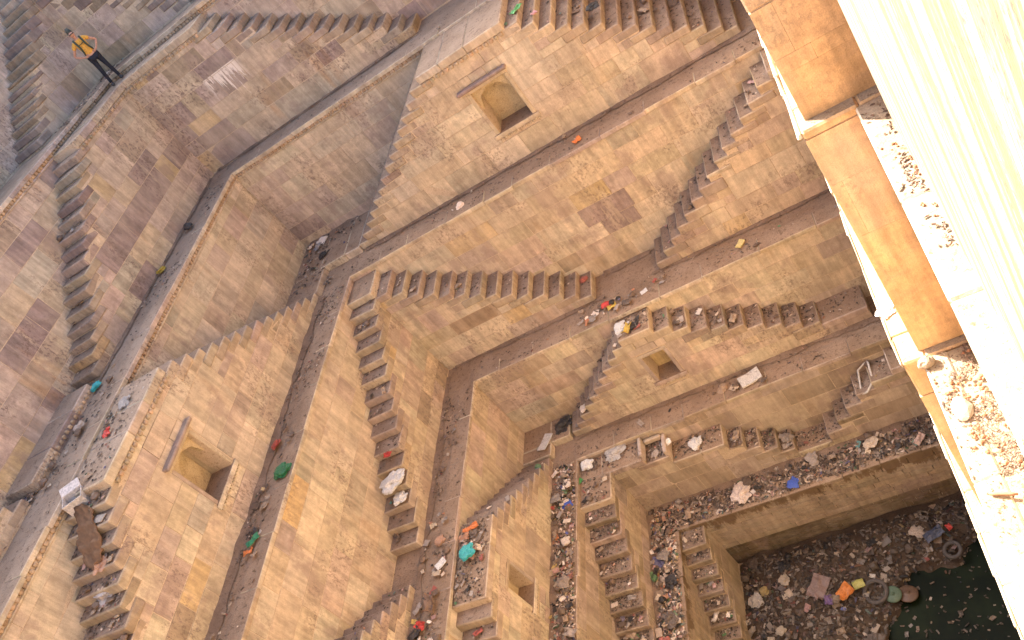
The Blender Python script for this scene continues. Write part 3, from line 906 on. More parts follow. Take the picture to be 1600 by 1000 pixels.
for (side, vb, u0, u1, zt, h, w) in (
        ('B', PB[0], -12.3, -9.9, Z[1], .10, .5), ('B', FB[0], -20.5, -12.6, Z[1], .05, .16), ('A', -FA[0], -15.4, -8, Z[1], .04, .12),
        ('A', -FA[1], -12.0, .3, Z[2], .05, .22), ('B', FB[1], -17, -5, Z[2], .09, .32), ('A', -PA[1], -14.3, -12.5, Z[2] + .17, .10, .4),
        ('A', -FA[2], -11.4, -6.8, Z[3], .05, .18), ('B', FB[2], -16.1, -6, Z[3], .07, .3), ('A', -PA[2], -6.8, -5.5, Z[3], .08, .4),
        ('A', -FA[2], -5.5, .3, Z[3], .04, .16), ('A', -FA[3], -9.3, .3, Z[4], .05, .2), ('B', FB[3], -14.2, -5, Z[4], .12, .45),
        ('A', -FA[4], -8.2, .3, Z[5], .10, .5), ('B', FB[4], -13.3, -5, Z[5], .14, .5), ('A', -PA[5], -7.5, -1, Z[6] + .25, .2, .5)):
    fillet_obj(side, vb, u0, u1, zt, h, w)

# ------------------------------------------------------------------ rubbish
def ico(sub):
    t = (1 + 5 ** .5) / 2
    v = [Vector(p).normalized() for p in ((-1, t, 0), (1, t, 0), (-1, -t, 0), (1, -t, 0), (0, -1, t), (0, 1, t), (0, -1, -t), (0, 1, -t), (t, 0, -1), (t, 0, 1), (-t, 0, -1), (-t, 0, 1))]
    f = [(0, 11, 5), (0, 5, 1), (0, 1, 7), (0, 7, 10), (0, 10, 11), (1, 5, 9), (5, 11, 4), (11, 10, 2), (10, 7, 6), (7, 1, 8), (3, 9, 4), (3, 4, 2), (3, 2, 6), (3, 6, 8), (3, 8, 9), (4, 9, 5), (2, 4, 11), (6, 2, 10), (8, 6, 7), (9, 8, 1)]
    for _ in range(sub):
        mid = {}; nf = []
        def m(a, b):
            k = (min(a, b), max(a, b))
            if k not in mid:
                v.append(((v[a] + v[b]) / 2).normalized()); mid[k] = len(v) - 1
            return mid[k]
        for a, b, c in f:
            x, y, z_ = m(a, b), m(b, c), m(c, a)
            nf += [(a, x, z_), (b, y, x), (c, z_, y), (x, y, z_)]
        f = nf
    return v, f

def mk(name, verts, faces, mats, smooth=False):
    me = bpy.data.meshes.new(name)
    me.from_pydata([tuple(v) for v in verts], [], faces)
    for m in (mats if isinstance(mats, (list, tuple)) else [mats]): me.materials.append(m)
    if smooth: me.polygons.foreach_set('use_smooth', [True] * len(me.polygons))
    me.update()
    return me

def crumple_mesh(name, sub, amp, flat, seed, mat=M_LIT, smooth=None):
    v, f = ico(sub)
    o = []
    for p in v:
        a = mnoise.noise(p * 1.2 + Vector((seed, 0, 0)))
        r1 = 1 - abs(mnoise.noise(p * 2.3 + Vector((0, seed, 0)))) * 2.2
        r2 = 1 - abs(mnoise.noise(p * 5.0 + Vector((0, 0, seed)))) * 2.2
        rl = 1 - abs(mnoise.noise(p * 1.1 + Vector((seed, seed, 0)))) * 3.0
        q = p * (1 + amp * (a * .7 + rl * .35 + r1 * .30 + r2 * .22))
        q.z = q.z * flat + flat * .7
        if q.z < 0: q.z *= .1
        o.append(q)
    return mk(name, o, f, mat, False)

def sheet_mesh(name, nx, ny, lx, ly, amp, th, seed, mat=M_LIT, curl=.15):
    """a crumpled sheet with real thickness, lying on z=0"""
    top = []; bot = []
    for i in range(nx + 1):
        for j in range(ny + 1):
            a, b = i / nx - .5, j / ny - .5
            n = mnoise.noise(Vector((a * 3 + seed, b * 3, seed))) + .6 * abs(mnoise.noise(Vector((a * 7, b * 7 + seed, 1))))
            h = max(0, amp * (n + .45)) + curl * (abs(a) ** 2 * 2 + (b + .3) ** 2 * .8)
            ex = 1 + .10 * mnoise.noise(Vector((b * 4, seed, 0))); ey = 1 + .10 * mnoise.noise(Vector((a * 4, 0, seed)))
            top.append(Vector((a * lx * ex, b * ly * ey, h + th))); bot.append(Vector((a * lx * ex, b * ly * ey, h)))
    N = len(top); f = []
    ix = lambda i, j: i * (ny + 1) + j
    for i in range(nx):
        for j in range(ny):
            q = (ix(i, j), ix(i + 1, j), ix(i + 1, j + 1), ix(i, j + 1))
            f.append(q); f.append(tuple(N + k for k in reversed(q)))
    rim = [ix(i, 0) for i in range(nx + 1)] + [ix(nx, j) for j in range(1, ny + 1)] + [ix(i, ny) for i in range(nx - 1, -1, -1)] + [ix(0, j) for j in range(ny - 1, 0, -1)]
    for a, b in zip(rim, rim[1:] + rim[:1]): f.append((b, a, N + a, N + b))
    return mk(name, top + bot, f, mat)

def lathe_mesh(name, prof_, n, mat, smooth=True):
    v = []; f = []
    for (r_, z_) in prof_:
        for k in range(n): v.append(Vector((r_ * cos(2 * pi * k / n), r_ * sin(2 * pi * k / n), z_)))
    for i in range(len(prof_) - 1):
        for k in range(n):
            a, b = i * n + k, i * n + (k + 1) % n
            f.append((a, b, b + n, a + n))
    f.append(tuple(range(n - 1, -1, -1))); f.append(tuple((len(prof_) - 1) * n + k for k in range(n)))
    return mk(name, v, f, mat, smooth)

PROTO = {
    'plastic_bag': [crumple_mesh('plastic_bag', 3, .8, .38, s) for s in (1.1, 5.7, 9.2)],
    'crumpled_wrapper': [sheet_mesh('crumpled_wrapper', 4, 4, 1.7, 1.2, .45, .07, s) for s in (2.2, 6.1, 11.3, 17.9)],
    'plastic_scrap': [sheet_mesh('plastic_scrap', 3, 2, 1.5, .9, .35, .06, s) for s in (1.2, 3.1, 8.3)],
    'paper_scrap': [sheet_mesh('paper_scrap', 2, 2, 1.4, 1.0, .16, .05, s) for s in (1.9, 7.1)],
    'clod': [crumple_mesh('clod', 1, .55, .7, s) for s in (3.3, 8.8, 12.1)],
    'cloth_scrap': [sheet_mesh('cloth_scrap', 7, 5, 2.4, 1.3, .55, .1, s) for s in (4.4, 14.2)],
    'cardboard_piece': [sheet_mesh('cardboard_piece', 2, 1, 1.6, 1.1, .06, .1, s) for s in (5.2, 9.9)],
    'rubble_stone': [crumple_mesh('rubble_stone', 1, .45, .75, s, M_RUBBLE) for s in (2.7, 7.7, 13.1)],
}
bot_me = lathe_mesh('plastic_bottle', [(.30, 0), (.36, .08), (.34, .6), (.37, 1.2), (.36, 1.6), (.14, 2.1), (.13, 2.35), (.16, 2.36), (.16, 2.5)], 10, M_LIT)
for v_ in bot_me.vertices: v_.co = Vector((v_.co.z - 1.25, v_.co.y, v_.co.x + .36))
PROTO['plastic_bottle'] = [bot_me]

LCOL = {
    'white': (.72, .69, .64), 'grey': (.34, .31, .29), 'tan': (.40, .28, .18), 'brown': (.17, .105, .07), 'black': (.025, .022, .022),
    'red': (.50, .045, .03), 'orange': (.68, .20, .05), 'yellow': (.68, .47, .08), 'green': (.06, .27, .09), 'teal': (.04, .36, .36),
    'blue': (.05, .10, .40), 'pink': (.55, .28, .27), 'rust': (.34, .13, .06), 'purple': (.26, .14, .38), 'cream': (.60, .50, .36),
}
counts = {}
USED = set(); PLACED = []
def put(kind, color, x, y, z_, s, label, cat, group=None, rot=None, tilt=.25, col=None, dusty=None, dk=1.0):
    ms = PROTO[kind]
    o = bpy.data.objects.new(kind, rnd.choice(ms))
    COL.objects.link(o)
    o.location = (x, y, z_)
    o.rotation_euler = (rnd.uniform(-tilt, tilt), rnd.uniform(-tilt, tilt), rnd.uniform(0, 6.28) if rot is None else rot)
    o.scale = (s, s, s) if not isinstance(s, tuple) else s
    c = col or LCOL[color]
    k = rnd.uniform(.8, 1.15) * dk
    gr = (c[0] + c[1] + c[2]) / 3; de = dusty if dusty is not None else 0.0
    o.color = tuple((c[i] * (1 - de) + de * gr * (1.28, .96, .70)[i]) * k for i in range(3)) + (1,)
    counts[kind] = counts.get(kind, 0) + 1
    if group:
        short = color + ' ' + KNAME[kind][0].split()[-1]
        here = sorted(((x - q[0]) ** 2 + (y - q[1]) ** 2 + (z_ - q[2]) ** 2, q[3]) for q in PLACED)[:6]
        if label in USED:
            base = label.split(',')[0]
            for w_ in (' beside a ', ' close to a ', ' not far from a '):
                done = False
                for d_, nb_ in here:
                    if d_ > .8 or nb_ == short: continue
                    cand = base + w_ + nb_
                    if len(cand.split()) > 16: cand = ' '.join(base.split()).replace('small ', '').replace('large ', '').replace('crumpled ', '').replace('plastic ', '').replace('flattened ', '') + w_ + nb_
                    if cand not in USED and len(cand.split()) <= 16:
                        label = cand; group = short + ' ' + cand[len(base):].strip(); done = True; break
                if done: break
        USED.add(label); PLACED.append((x, y, z_, short))
    return tag(o, label, cat, group)

KNAME = {'plastic_bag': ('crumpled plastic bag', 'plastic bag', 'crumpled plastic bags'), 'crumpled_wrapper': ('crumpled packet', 'packet', 'crumpled packets'), 'plastic_scrap': ('plastic scrap', 'plastic scrap', 'plastic scraps'),
         'paper_scrap': ('flat paper scrap', 'paper', 'flat paper scraps'), 'clod': ('dirt clod', 'clod', 'dirt clods'), 'cloth_scrap': ('rumpled rag', 'rag', 'rumpled rags'), 'cardboard_piece': ('cardboard piece', 'cardboard', 'cardboard pieces'),
         'rubble_stone': ('reddish rubble stone', 'stone', 'reddish rubble stones'), 'plastic_bottle': ('flattened plastic bottle', 'bottle', 'flattened plastic bottles')}
def name_it(kind, color, s, k, where, spot):
    lo, hi = KSIZE[kind]
    q = (s / k - lo) / (hi - lo)
    size = 'small ' if q < .33 else ('' if q < .72 else 'large ')
    nm, cat, pl = KNAME[kind]
    cw_ = color + ' '
    lab = (size + cw_ + nm + ' ' + where + spot).strip()
    if len(lab.split()) > 16: lab = lab.replace('crumpled ', '').replace('flattened ', '').replace('rumpled ', '')
    if len(lab.split()) > 16: lab = lab.replace('plastic bottle', 'bottle').replace('plastic bag', 'bag').replace('flat paper', 'paper')
    if len(lab.split()) > 16: lab = (cw_ + nm + ' ' + where + spot).strip()
    if len(lab.split()) > 16: lab = (cw_ + nm.split()[-1] + ' ' + where + spot).strip()
    if len(lab.split()) > 16: lab = (cw_ + nm + ' ' + where).strip()
    return lab, cat, (size + cw_ + pl + ' ' + where + spot).strip()
KSIZE = {'plastic_bag': (.06, .12), 'crumpled_wrapper': (.05, .10), 'plastic_scrap': (.035, .075), 'paper_scrap': (.045, .085), 'clod': (.035, .08), 'cloth_scrap': (.07, .13),
         'cardboard_piece': (.07, .13), 'rubble_stone': (.02, .05), 'plastic_bottle': (.045, .06)}
DULL = [('grey', 3), ('tan', 6), ('brown', 11), ('white', 1.4), ('cream', 2.0), ('black', .8), ('pink', 1), ('red', .4), ('orange', .4), ('green', .25), ('blue', .25), ('teal', .15), ('yellow', .2)]
LIVELY = [('grey', 4), ('tan', 4), ('brown', 5), ('white', 4), ('cream', 3), ('black', 2.5), ('pink', 1.6), ('red', 1.3), ('orange', 1.1), ('green', .6), ('blue', .5), ('teal', .4), ('yellow', .5)]
KMIX = [('plastic_bag', 1.3), ('crumpled_wrapper', 7), ('plastic_scrap', 7), ('paper_scrap', 4), ('clod', 2), ('cloth_scrap', 2.2), ('cardboard_piece', 2), ('plastic_bottle', 1.2)]
LIMIT = {k: 285 for k in PROTO}
def scatter(n, where, x0, x1, y0, y1, zf, colors=LIVELY, kmix=KMIX, k=1.0, pile=.05, zone=None, dk=1.0):
    names, w = zip(*kmix); cn, cw = zip(*colors)
    for _ in range(n):
        kind = rnd.choices(names, w)[0]
        if counts.get(kind, 0) >= LIMIT[kind]: continue
        color = rnd.choices(cn, cw)[0] if kind not in ('clod', 'rubble_stone') else ('brown' if rnd.random() < .6 else 'black')
        x, y = rnd.uniform(x0, x1), rnd.uniform(y0, y1)
        zz = zf(x, y) if callable(zf) else zf
        s_ = rnd.uniform(*KSIZE[kind]) * k
        L = max(x1 - x0, y1 - y0)
        spot = ''
        if L > 1.2:
            q = (x - x0) / L if x1 - x0 >= y1 - y0 else (y1 - y) / L
            spot = (', at its corner end', ', a quarter along', ', midway along', ', past the middle', ', at its far end')[min(4, int(q * 5))]
        if zone: spot = zone(x, y)
        lab, cat, grp = name_it(kind, color, s_, k, where, spot)
        put(kind, color, x, y, zz + rnd.uniform(-.01, pile), s_, lab, cat, grp, dusty=rnd.uniform(.25, .75), dk=dk)

def bits(n, x0, x1, y0, y1, zf, label, colors=DULL, smin=.012, smax=.035, dens=None, dark=1.0):
    cn, cw = zip(*colors)
    m = MB('W')
    cnt = 0
    while cnt < n:
        x, y = rnd.uniform(x0, x1), rnd.uniform(y0, y1)
        cnt += 1
        if dens and rnd.random() > dens(x, y): continue
        zz = (zf(x, y) if callable(zf) else zf)
        c = LCOL[rnd.choices(cn, cw)[0]]; k = rnd.uniform(.25, .75) * dark; gq_ = (c[0] + c[1] + c[2]) / 3; c = tuple((.42 * c[i_] + .58 * gq_ * (1.35, .95, .66)[i_]) * k for i_ in range(3)) + (1,)
        s = rnd.uniform(smin, smax)
        d = Matrix.Rotation(rnd.uniform(0, 6.28), 3, 'Z') @ Matrix.Rotation(rnd.uniform(-.6, .6), 3, 'X')
        ln = rnd.uniform(.6, 2.2)
        P_ = [d @ Vector(p) * s for p in ((-ln, -.6, 0), (ln, -.7, .15), (ln * .8, .6, .3), (-ln * .7, .7, .1), (0, 0, .75))]
        ids = [m.vert(x + p.x, y + p.y, zz + p.z + s * .2, c) for p in P_]
        for a in range(4): m.face((ids[a], ids[(a + 1) % 4], ids[4]))
        m.face((ids[3], ids[2], ids[1], ids[0]))
    o = m.build('litter', M_BITS)
    tag(o, label, None, None, 'stuff')

zL = lambda i: Z[i] + .0
def patchy(sc, th):
    return lambda x, y: 1.0 if mnoise.noise(Vector((x * sc, y * sc, 4.2))) > th else .12

# fine rubbish, uncountable
bits(2600, -8.3, -.9, 12.7, 13.48, zL(5) + .01, 'trodden scraps of rubbish covering the lowest ledge under the long wall', DULL, .015, .045)
bits(2200, -8.35, -7.7, 6.5, 13.4, zL(5) + .01, 'trodden scraps of rubbish covering the lowest ledge behind the littered steps', LIVELY, .016, .05, None, 1.35)
bits(1500, -9.85, -9.28, 7.5, 14.0, zL(4) + .01, 'scraps of rubbish on the ledge with the blue bag', LIVELY, .014, .045, None, 1.35)
bits(500, -9.8, 0, 14.15, 14.75, zL(4) + .004, 'crumbs of dirt and scraps on the ledge with the pale sack', DULL, .008, .022, patchy(1.1, .15))
bits(700, -11.6, -10.8, 8.0, 15.3, zL(3) + .005, 'crumbs and scraps on the ledge with the white cards', DULL, .008, .03, patchy(.8, .05))
bits(700, -10.7, 0, 15.55, 16.35, zL(3) + .004, 'crumbs and scraps on the ledge with the yellow packet', DULL, .008, .025, patchy(1.0, .12))
bits(600, -12.4, .2, 17.35, 18.15, zL(2) + .004, 'crumbs of dirt on the ledge with the orange packet', DULL, .008, .024, patchy(1.0, .1))
bits(900, -13.3, -12.45, 5.5, 17.0, zL(2) + .004, 'crumbs of dirt on the ledge with the two green bags', DULL, .010, .032, patchy(.9, .05))
bits(800, -15.55, -14.55, 8.0, 20.5, zL(1) + .004, 'crumbs of dirt on the beaded ledge under the purple stones', DULL, .010, .035, patchy(.8, .12))
bits(900, -16.3, -15.6, 8.0, 12.5, zL(1) + .004, 'dark crumbs at the foot of the long column of grey steps', DULL, .012, .04)
bits(300, -15, -4, 19.9, 20.75, zL(1) + .004, 'crumbs on the beaded ledge under the white streaked staircase', DULL, .008, .022, patchy(1.0, .2))
bits(260, -14.4, -12.3, 17.5, 19.8, lambda x, y: Z[2] + .18 if (x < -13.3 or y > 18.2) else Z[2] + .005, 'dark debris in the corner of two double staircases', DULL, .014, .05, lambda x, y: 1.0 if abs((x + 14.4) + (y - 19.7) * .2) < .9 or y > 19.2 else .1)
bits(6500, -7.0, -.9, 7.0, 12.6, lambda x, y: bed(x, y) + .01 if shore(x, y) > -.1 else -40, 'trodden scraps of rubbish over the muddy bank', DULL, .018, .055, None, .48)  # colours dimmed, shade of the pit put into the scraps
bits(260, -4.5, -.9, 8.0, 12.2, Z[6] + .012, 'specks of rubbish floating on the green water', DULL, .012, .035, lambda x, y: 1.0 if shore(x, y) < -.15 else 0, .5)  # dimmed for the pit shade as on the bank
bits(500, -16.6, -15.9, 18.8, 22.4, zL(0) + .05, 'dark crumbs on the ledge around the feet of the person', DULL, .012, .04, patchy(1.2, 0))
bits(700, .02, .22, 5.6, 7.9, H1 + .004, 'reddish crumbs along the foot of the big sunlit wall', [('rust', 3), ('tan', 1)], .006, .018, lambda x, y: 1.0 if x > .12 and mnoise.noise(Vector((x * 5, y * 2.2, 2))) > .0 else .04)

def treads(key, side, tier, n, where, u0=-99, u1=99, colors=LIVELY, k=.9, nb=0):
    P, F = (PA, FA) if side == 'A' else (PB, FB)
    sgn = -1 if side == 'A' else 1
    va, vb_ = sgn * P[tier] + .06, sgn * F[tier] - .06
    tr = [t for t in prof[key] if t[0] >= u0 and t[1] <= u1]
    fr = FRAMES[side][0]
    names, w = zip(*KMIX); cn, cw = zip(*colors)
    if n:
        for i in range(n):
            a, b, zt = rnd.choice(tr)
            p = fr(rnd.uniform(a + .05, b - .05), rnd.uniform(va, vb_), zt)
            kind = rnd.choices(names, w)[0]
            color = rnd.choices(cn, cw)[0] if kind != 'clod' else 'brown'
            if counts.get(kind, 0) >= LIMIT[kind]: continue
            s_ = rnd.uniform(*KSIZE[kind]) * k
            q = (zt - min(t[2] for t in tr)) / max(.01, max(t[2] for t in tr) - min(t[2] for t in tr))
            spot = '' if len(tr) < 3 else (', low down', ', halfway up', ', near the top')[min(2, int(q * 3))]
            lab, cat, grp = name_it(kind, color, s_, k, where, spot)
            put(kind, color, p[0], p[1], p[2] + rnd.uniform(0, .03), s_, lab, cat, grp, dusty=rnd.uniform(.25, .75))
    if nb:
        m = MB('W'); dn, dw = zip(*DULL)
        for i in range(nb):
            a, b, zt = rnd.choice(tr)
            p = fr(rnd.uniform(a + .02, b - .03), va + (vb_ - va) * rnd.random() ** 1.3, zt + .008)
            c = LCOL[rnd.choices(dn, dw)[0]]; kk = rnd.uniform(.3, .8); gq_ = (c[0] + c[1] + c[2]) / 3; c = tuple((.42 * c[i_] + .58 * gq_ * (1.35, .95, .66)[i_]) * kk for i_ in range(3)) + (1,); s = rnd.uniform(.01, .032)
            d = Matrix.Rotation(rnd.uniform(0, 6.28), 3, 'Z')
            ids = []
            for q in ((-1.3, -.6, 0), (1.3, -.7, .15), (1, .6, .3), (-1, .7, .1), (0, 0, .75)):
                e = d @ Vector(q) * s; ids.append(m.vert(p[0] + e.x, p[1] + e.y, p[2] + e.z, c))
            for a in range(4): m.face((ids[a], ids[(a + 1) % 4], ids[4]))
        o = m.build('litter', M_BITS); tag(o, 'crumbs and scraps ' + where, None, None, 'stuff')

treads('4A', 'A', 4, 46, 'on the low steps under the pale sack', nb=1100, colors=DULL)
treads('4AR', 'A', 4, 8, 'on the low steps with the white frame', nb=160, colors=DULL)
treads('4B', 'B', 4, 60, 'on the low steps by the corner with the green packet', nb=900)
treads('5B', 'B', 5, 44, 'on the lowest steps', nb=700)
treads('3A', 'A', 3, 22, 'on the steps above the small empty niche', -5.8, -1.5, colors=DULL, nb=500)
treads('3A', 'A', 3, 16, 'on the landing above the small empty niche', -6.7, -5.7, nb=120)
treads('3A', 'A', 3, 9, 'on the steps down to the black bag', -9.5, -6.6, colors=[('grey', 3), ('black', 2), ('white', 2)], nb=80)
treads('3B', 'B', 3, 26, 'on the landing above the niche with the green packet', -11.3, -9.2, nb=420)
treads('3B', 'B', 3, 10, 'on the steps between landing and cardboard slab', -14.6, -11.2, nb=80)
treads('3B', 'B', 3, 22, 'on the steps below the littered landing', -9.2, -6, nb=200)
treads('2B', 'B', 2, 14, 'on the steps with the big white bag', colors=DULL, nb=150)
treads('2A', 'A', 2, 12, 'on the steps below the corner landing', colors=DULL, nb=170)
treads('2AR', 'A', 2, 8, 'on the steps climbing to the near buttress', colors=DULL, nb=120)
treads('2BR', 'B', 2, 12, 'on the short steps by the white cards', colors=LIVELY, nb=160)
treads('1A', 'A', 1, 14, 'on the top steps beside the near buttress', -5.5, -1, colors=DULL, nb=260)
treads('1B', 'B', 1, 30, 'on the steps around the brown sacking', -9.2, -6.5, colors=DULL, k=1.2, nb=420)
treads('1B', 'B', 1, 8, 'on the landing above the plastered niche', -12, -9.1, colors=DULL, nb=160)
treads('0B', 'B', 0, 5, 'on the long column of grey steps', -17, -12.5, colors=DULL, nb=60)

scatter(70, 'on the lowest ledge under the long wall', -8.2, -1.0, 12.75, 13.4, zL(5) + .02, DULL, k=1.0)
scatter(120, 'on the lowest ledge behind the littered steps', -8.35, -7.72, 7.0, 13.3, zL(5) + .02, k=1.15, pile=.1)
scatter(110, 'on the narrow ledge below the littered landing', -9.85, -9.3, 8.0, 13.9, zL(4) + .02, k=1.05, pile=.08)
scatter(10, 'on the ledge with the pale sack', -8, -.8, 14.2, 14.7, zL(4), DULL, k=.9, pile=.01)
scatter(34, 'on the ledge beside the white cards', -11.55, -10.85, 8.3, 11.6, zL(3), k=1.1)
scatter(7, 'at the corner end of the ledge with the white cards', -11.55, -10.85, 12, 15.3, zL(3), DULL, k=.9, pile=.01)
scatter(26, 'around the red and yellow packets', -7.6, -6.0, 15.65, 16.2, zL(3), k=.95)
scatter(9, 'along the ledge with the yellow packet', -6.0, -.8, 15.65, 16.2, zL(3), DULL, k=.8, pile=.01)
scatter(9, 'along the ledge with the orange packet', -11, -1, 17.4, 18.1, zL(2), DULL, k=.75, pile=.01)
scatter(22, 'along the ledge with the two green bags', -13.25, -12.6, 7.5, 12.5, zL(2), DULL, k=1.0)
scatter(10, 'along the beaded ledge under the purple stones', -16.0, -14.7, 9, 13, zL(1), DULL, k=1.1)
scatter(12, 'on the floor in the corner of two double staircases', -14.35, -13.5, 18.0, 19.7, zL(2) + .17, DULL, k=1.0)
def bzone(x, y):
    if y > 11.9: return ' along the foot of the lowest wall' + (' by the steps' if x < -5 else ' in the middle' if x < -3 else ' beyond the tyres')
    if x < -6: return ' beside the lowest steps'
    if x > -4.4: return ' around the tyres and lids'
    return (' beyond' if y > 11.2 else ' below' if y < 10.6 else ' beside') + ' the pink mat'
def bank(x, y): return bed(x, y) + .01
for _ in range(330):
    x, y = rnd.uniform(-7.0, -1.2), rnd.uniform(8.2, 12.5)
    if shore(x, y) < 0: continue
    scatter(1, 'on the muddy bank', x, x, y, y, bank, LIVELY if rnd.random() < .35 else DULL, k=1.2, pile=.03, zone=bzone, dk=.5)  # litter colours halved to carry the deep shade of the pit
for _ in range(60):
    x, y = rnd.uniform(-4.2, -1.3), rnd.uniform(8.6, 11.8)
    if shore(x, y) > -.2: continue
    scatter(1, 'floating on the green water', x, x, y, y, Z[6] + .005, DULL, kmix=[('plastic_scrap', 3), ('crumpled_wrapper', 2), ('paper_scrap', 2)], k=.8, pile=.0, dk=.5)  # floating pieces darkened with the same painted pit shade

# single finds
def one(kind, color, x, y, z_, s, label, cat, rot=None, tilt=.1, col=None):
    s = s * .85 if not isinstance(s, tuple) else tuple(q * .9 for q in s)
    return put(kind, color, x, y, z_, s, label, cat, None, rot, tilt, col)
one('plastic_bag', 'white', -11.95, 12.15, -11.30, (.27, .21, .19), 'big crumpled white plastic bag on the straight staircase', 'plastic bag', .6)
one('plastic_bag', 'white', -11.80, 11.80, -11.50, (.16, .13, .14), 'smaller white plastic bag leaning on the big white one', 'plastic bag', 2.0)
one('crumpled_wrapper', 'red', -11.95, 12.75, -11.0, .14, 'red and grey packet just above the big white bag', 'packet')
one('cardboard_piece', 'white', -4.45, 14.38, Z[4] + .02, (.36, .30, .5), 'pale crumpled sack lying flat on the ledge below the small empty niche', 'sack', .25, .12, (.66, .63, .58))
one('cardboard_piece', 'yellow', -3.3, 15.9, Z[3] + .01, (.17, .13, .3), 'yellow and white packet alone on the ledge behind the small empty niche', 'packet', 1.0, .1, (.62, .52, .22))
one('crumpled_wrapper', 'orange', -5.45, 17.55, Z[2] + .01, .15, 'bright orange packet alone on the ledge below the plastered niche', 'packet', .4)
one('cardboard_piece', 'white', -10.02, 14.82, Z[4] + .19, (.38, .26, .25), 'white slab of cardboard in the corner of the fourth ledge', 'cardboard', 1.2, .12, (.70, .66, .62))
one('plastic_bag', 'black', -9.5, 15.15, Z[4] + .12, (.22, .14, .30), 'torn black bag hanging at the foot of the steps by the cardboard slab', 'plastic bag', .6)
one('cloth_scrap', 'yellow', -6.3, 14.98, Z[3] - .12, .15, 'yellow cloth in the heap at the top of the niche landing', 'rag')
one('plastic_bag', 'white', -6.45, 15.15, Z[3] - .13, .15, 'white bag in the heap at the top of the niche landing', 'plastic bag')
one('crumpled_wrapper', 'red', -6.75, 15.95, Z[3] + .02, .18, 'bright red packet in the heap on the long ledge', 'packet')
one('crumpled_wrapper', 'yellow', -6.6, 15.82, Z[3] + .02, .16, 'bright yellow packet beside the red one in the heap', 'packet')
one('cardboard_piece', 'white', -5.75, 15.85, Z[3] + .01, .13, 'small white carton lying past the red packet', 'carton', .3, .05)
one('plastic_bag', 'cream', -5.86, 13.0, Z[5] + .02, (.22, .17, .24), 'pale pinkish bag hanging over the edge of the lowest ledge', 'plastic bag', 1.2, .1, (.66, .54, .46))
# sacking that hangs over several broken steps
def sack_z(u):
    hs = [max(-7.6, prof_height(prof['1B'], u + d)) for d in (-.28, -.14, 0, .14, .28)]
    return sum(hs) / 5 + .07
NU, NV = 16, 10
top = []; bot = []
for i_ in range(NU + 1):
    for j_ in range(NV + 1):
        a_, c_ = i_ / NU - .5, j_ / NV - .5
        ed = .12 * mnoise.noise(Vector((a_ * 4, 0, 3))) 
        u_ = -8.45 + a_ * 1.0 * (1 - .45 * abs(c_)) ; v_ = -13.9 + c_ * (.58 + ed * 2 - .25 * abs(a_)) + a_ * .10
        h_ = sack_z(u_) + .09 * (1 - abs(mnoise.noise(Vector((a_ * 2.2, c_ * 4.5, 5)))) * 2) + .05 * mnoise.noise(Vector((a_ * 6, c_ * 6, 1)))
        top.append(frame_B(u_, v_, h_ + .012)); bot.append(frame_B(u_, v_, h_ - .02))
N_ = len(top); f_ = []; ix_ = lambda i, j: i * (NV + 1) + j
for i_ in range(NU):
    for j_ in range(NV):
        q_ = (ix_(i_, j_), ix_(i_ + 1, j_), ix_(i_ + 1, j_ + 1), ix_(i_, j_ + 1))
        f_.append(q_); f_.append(tuple(N_ + k for k in reversed(q_)))
rim_ = [ix_(i, 0) for i in range(NU + 1)] + [ix_(NU, j) for j in range(1, NV + 1)] + [ix_(i, NV) for i in range(NU - 1, -1, -1)] + [ix_(0, j) for j in range(NV - 1, 0, -1)]
for a_, c_ in zip(rim_, rim_[1:] + rim_[:1]): f_.append((c_, a_, N_ + a_, N_ + c_))
o = bpy.data.objects.new('sacking', mk('sacking', top + bot, f_, plain('brown_sacking', (.17, .093, .048), .9, 14), True)); COL.objects.link(o)
tag(o, 'big brown sacking draped over the broken steps', 'sacking')
one('plastic_bag', 'grey', -13.9, 7.85, -7.0, (.26, .24, .26), 'grey plastic heap below the brown sacking', 'plastic bag', 1.0, .1, (.42, .38, .36))
one('plastic_bag', 'green', -12.62, 11.1, Z[2] + .01, .17, 'dark green bag on the ledge, the one nearer the corner', 'plastic bag', None, .1, (.02, .17, .06))
one('cloth_scrap', 'green', -12.85, 9.5, Z[2] + .02, .15, 'green rag on the ledge, the one farther from the corner', 'rag', None, .1, (.03, .22, .10))
one('crumpled_wrapper', 'orange', -12.9, 9.25, Z[2] + .02, .14, 'orange packet just past the green rag', 'packet')
one('crumpled_wrapper', 'orange', -4.55, 11.05, bed(-4.55, 11.05) + .06, (.24, .26, .26), 'big orange packet on the muddy bank beside a yellow one', 'packet', .5, .2, (.46, .15, .03))
one('crumpled_wrapper', 'yellow', -4.25, 11.2, bed(-4.25, 11.2) + .08, (.17, .2, .2), 'yellow packet touching the big orange one', 'packet', .2, .1, (.33, .30, .08))
one('cloth_scrap', 'pink', -5.12, 11.36, bed(-5.12, 11.36) + .05, (.26, .36, .12), 'dusty pink mat lying on the muddy bank', 'mat', 1.0, .05, (.20, .125, .10))
one('crumpled_wrapper', 'purple', -4.97, 10.95, bed(-4.97, 10.95) + .06, .17, 'purple packet on the muddy bank', 'packet', None, .2, (.13, .075, .17))
one('cloth_scrap', 'blue', -2.35, 11.85, bed(-2.35, 11.85) + .10, (.2, .2, .2), 'faded blue jeans on the bank by the far wall', 'jeans', .3, .1, (.07, .08, .12))
one('crumpled_wrapper', 'red', -2.0, 11.95, bed(-2.0, 11.95) + .12, .11, 'small red packet beside the faded jeans', 'packet')
one('plastic_bag', 'teal', -10.35, 10.35, Z[3] - .02, .16, 'turquoise plastic bag on the littered landing', 'plastic bag')
one('crumpled_wrapper', 'orange', -10.38, 11.0, Z[3] - .1, (.24, .12, .16), 'orange red packet on the edge of the littered landing', 'packet', .2)
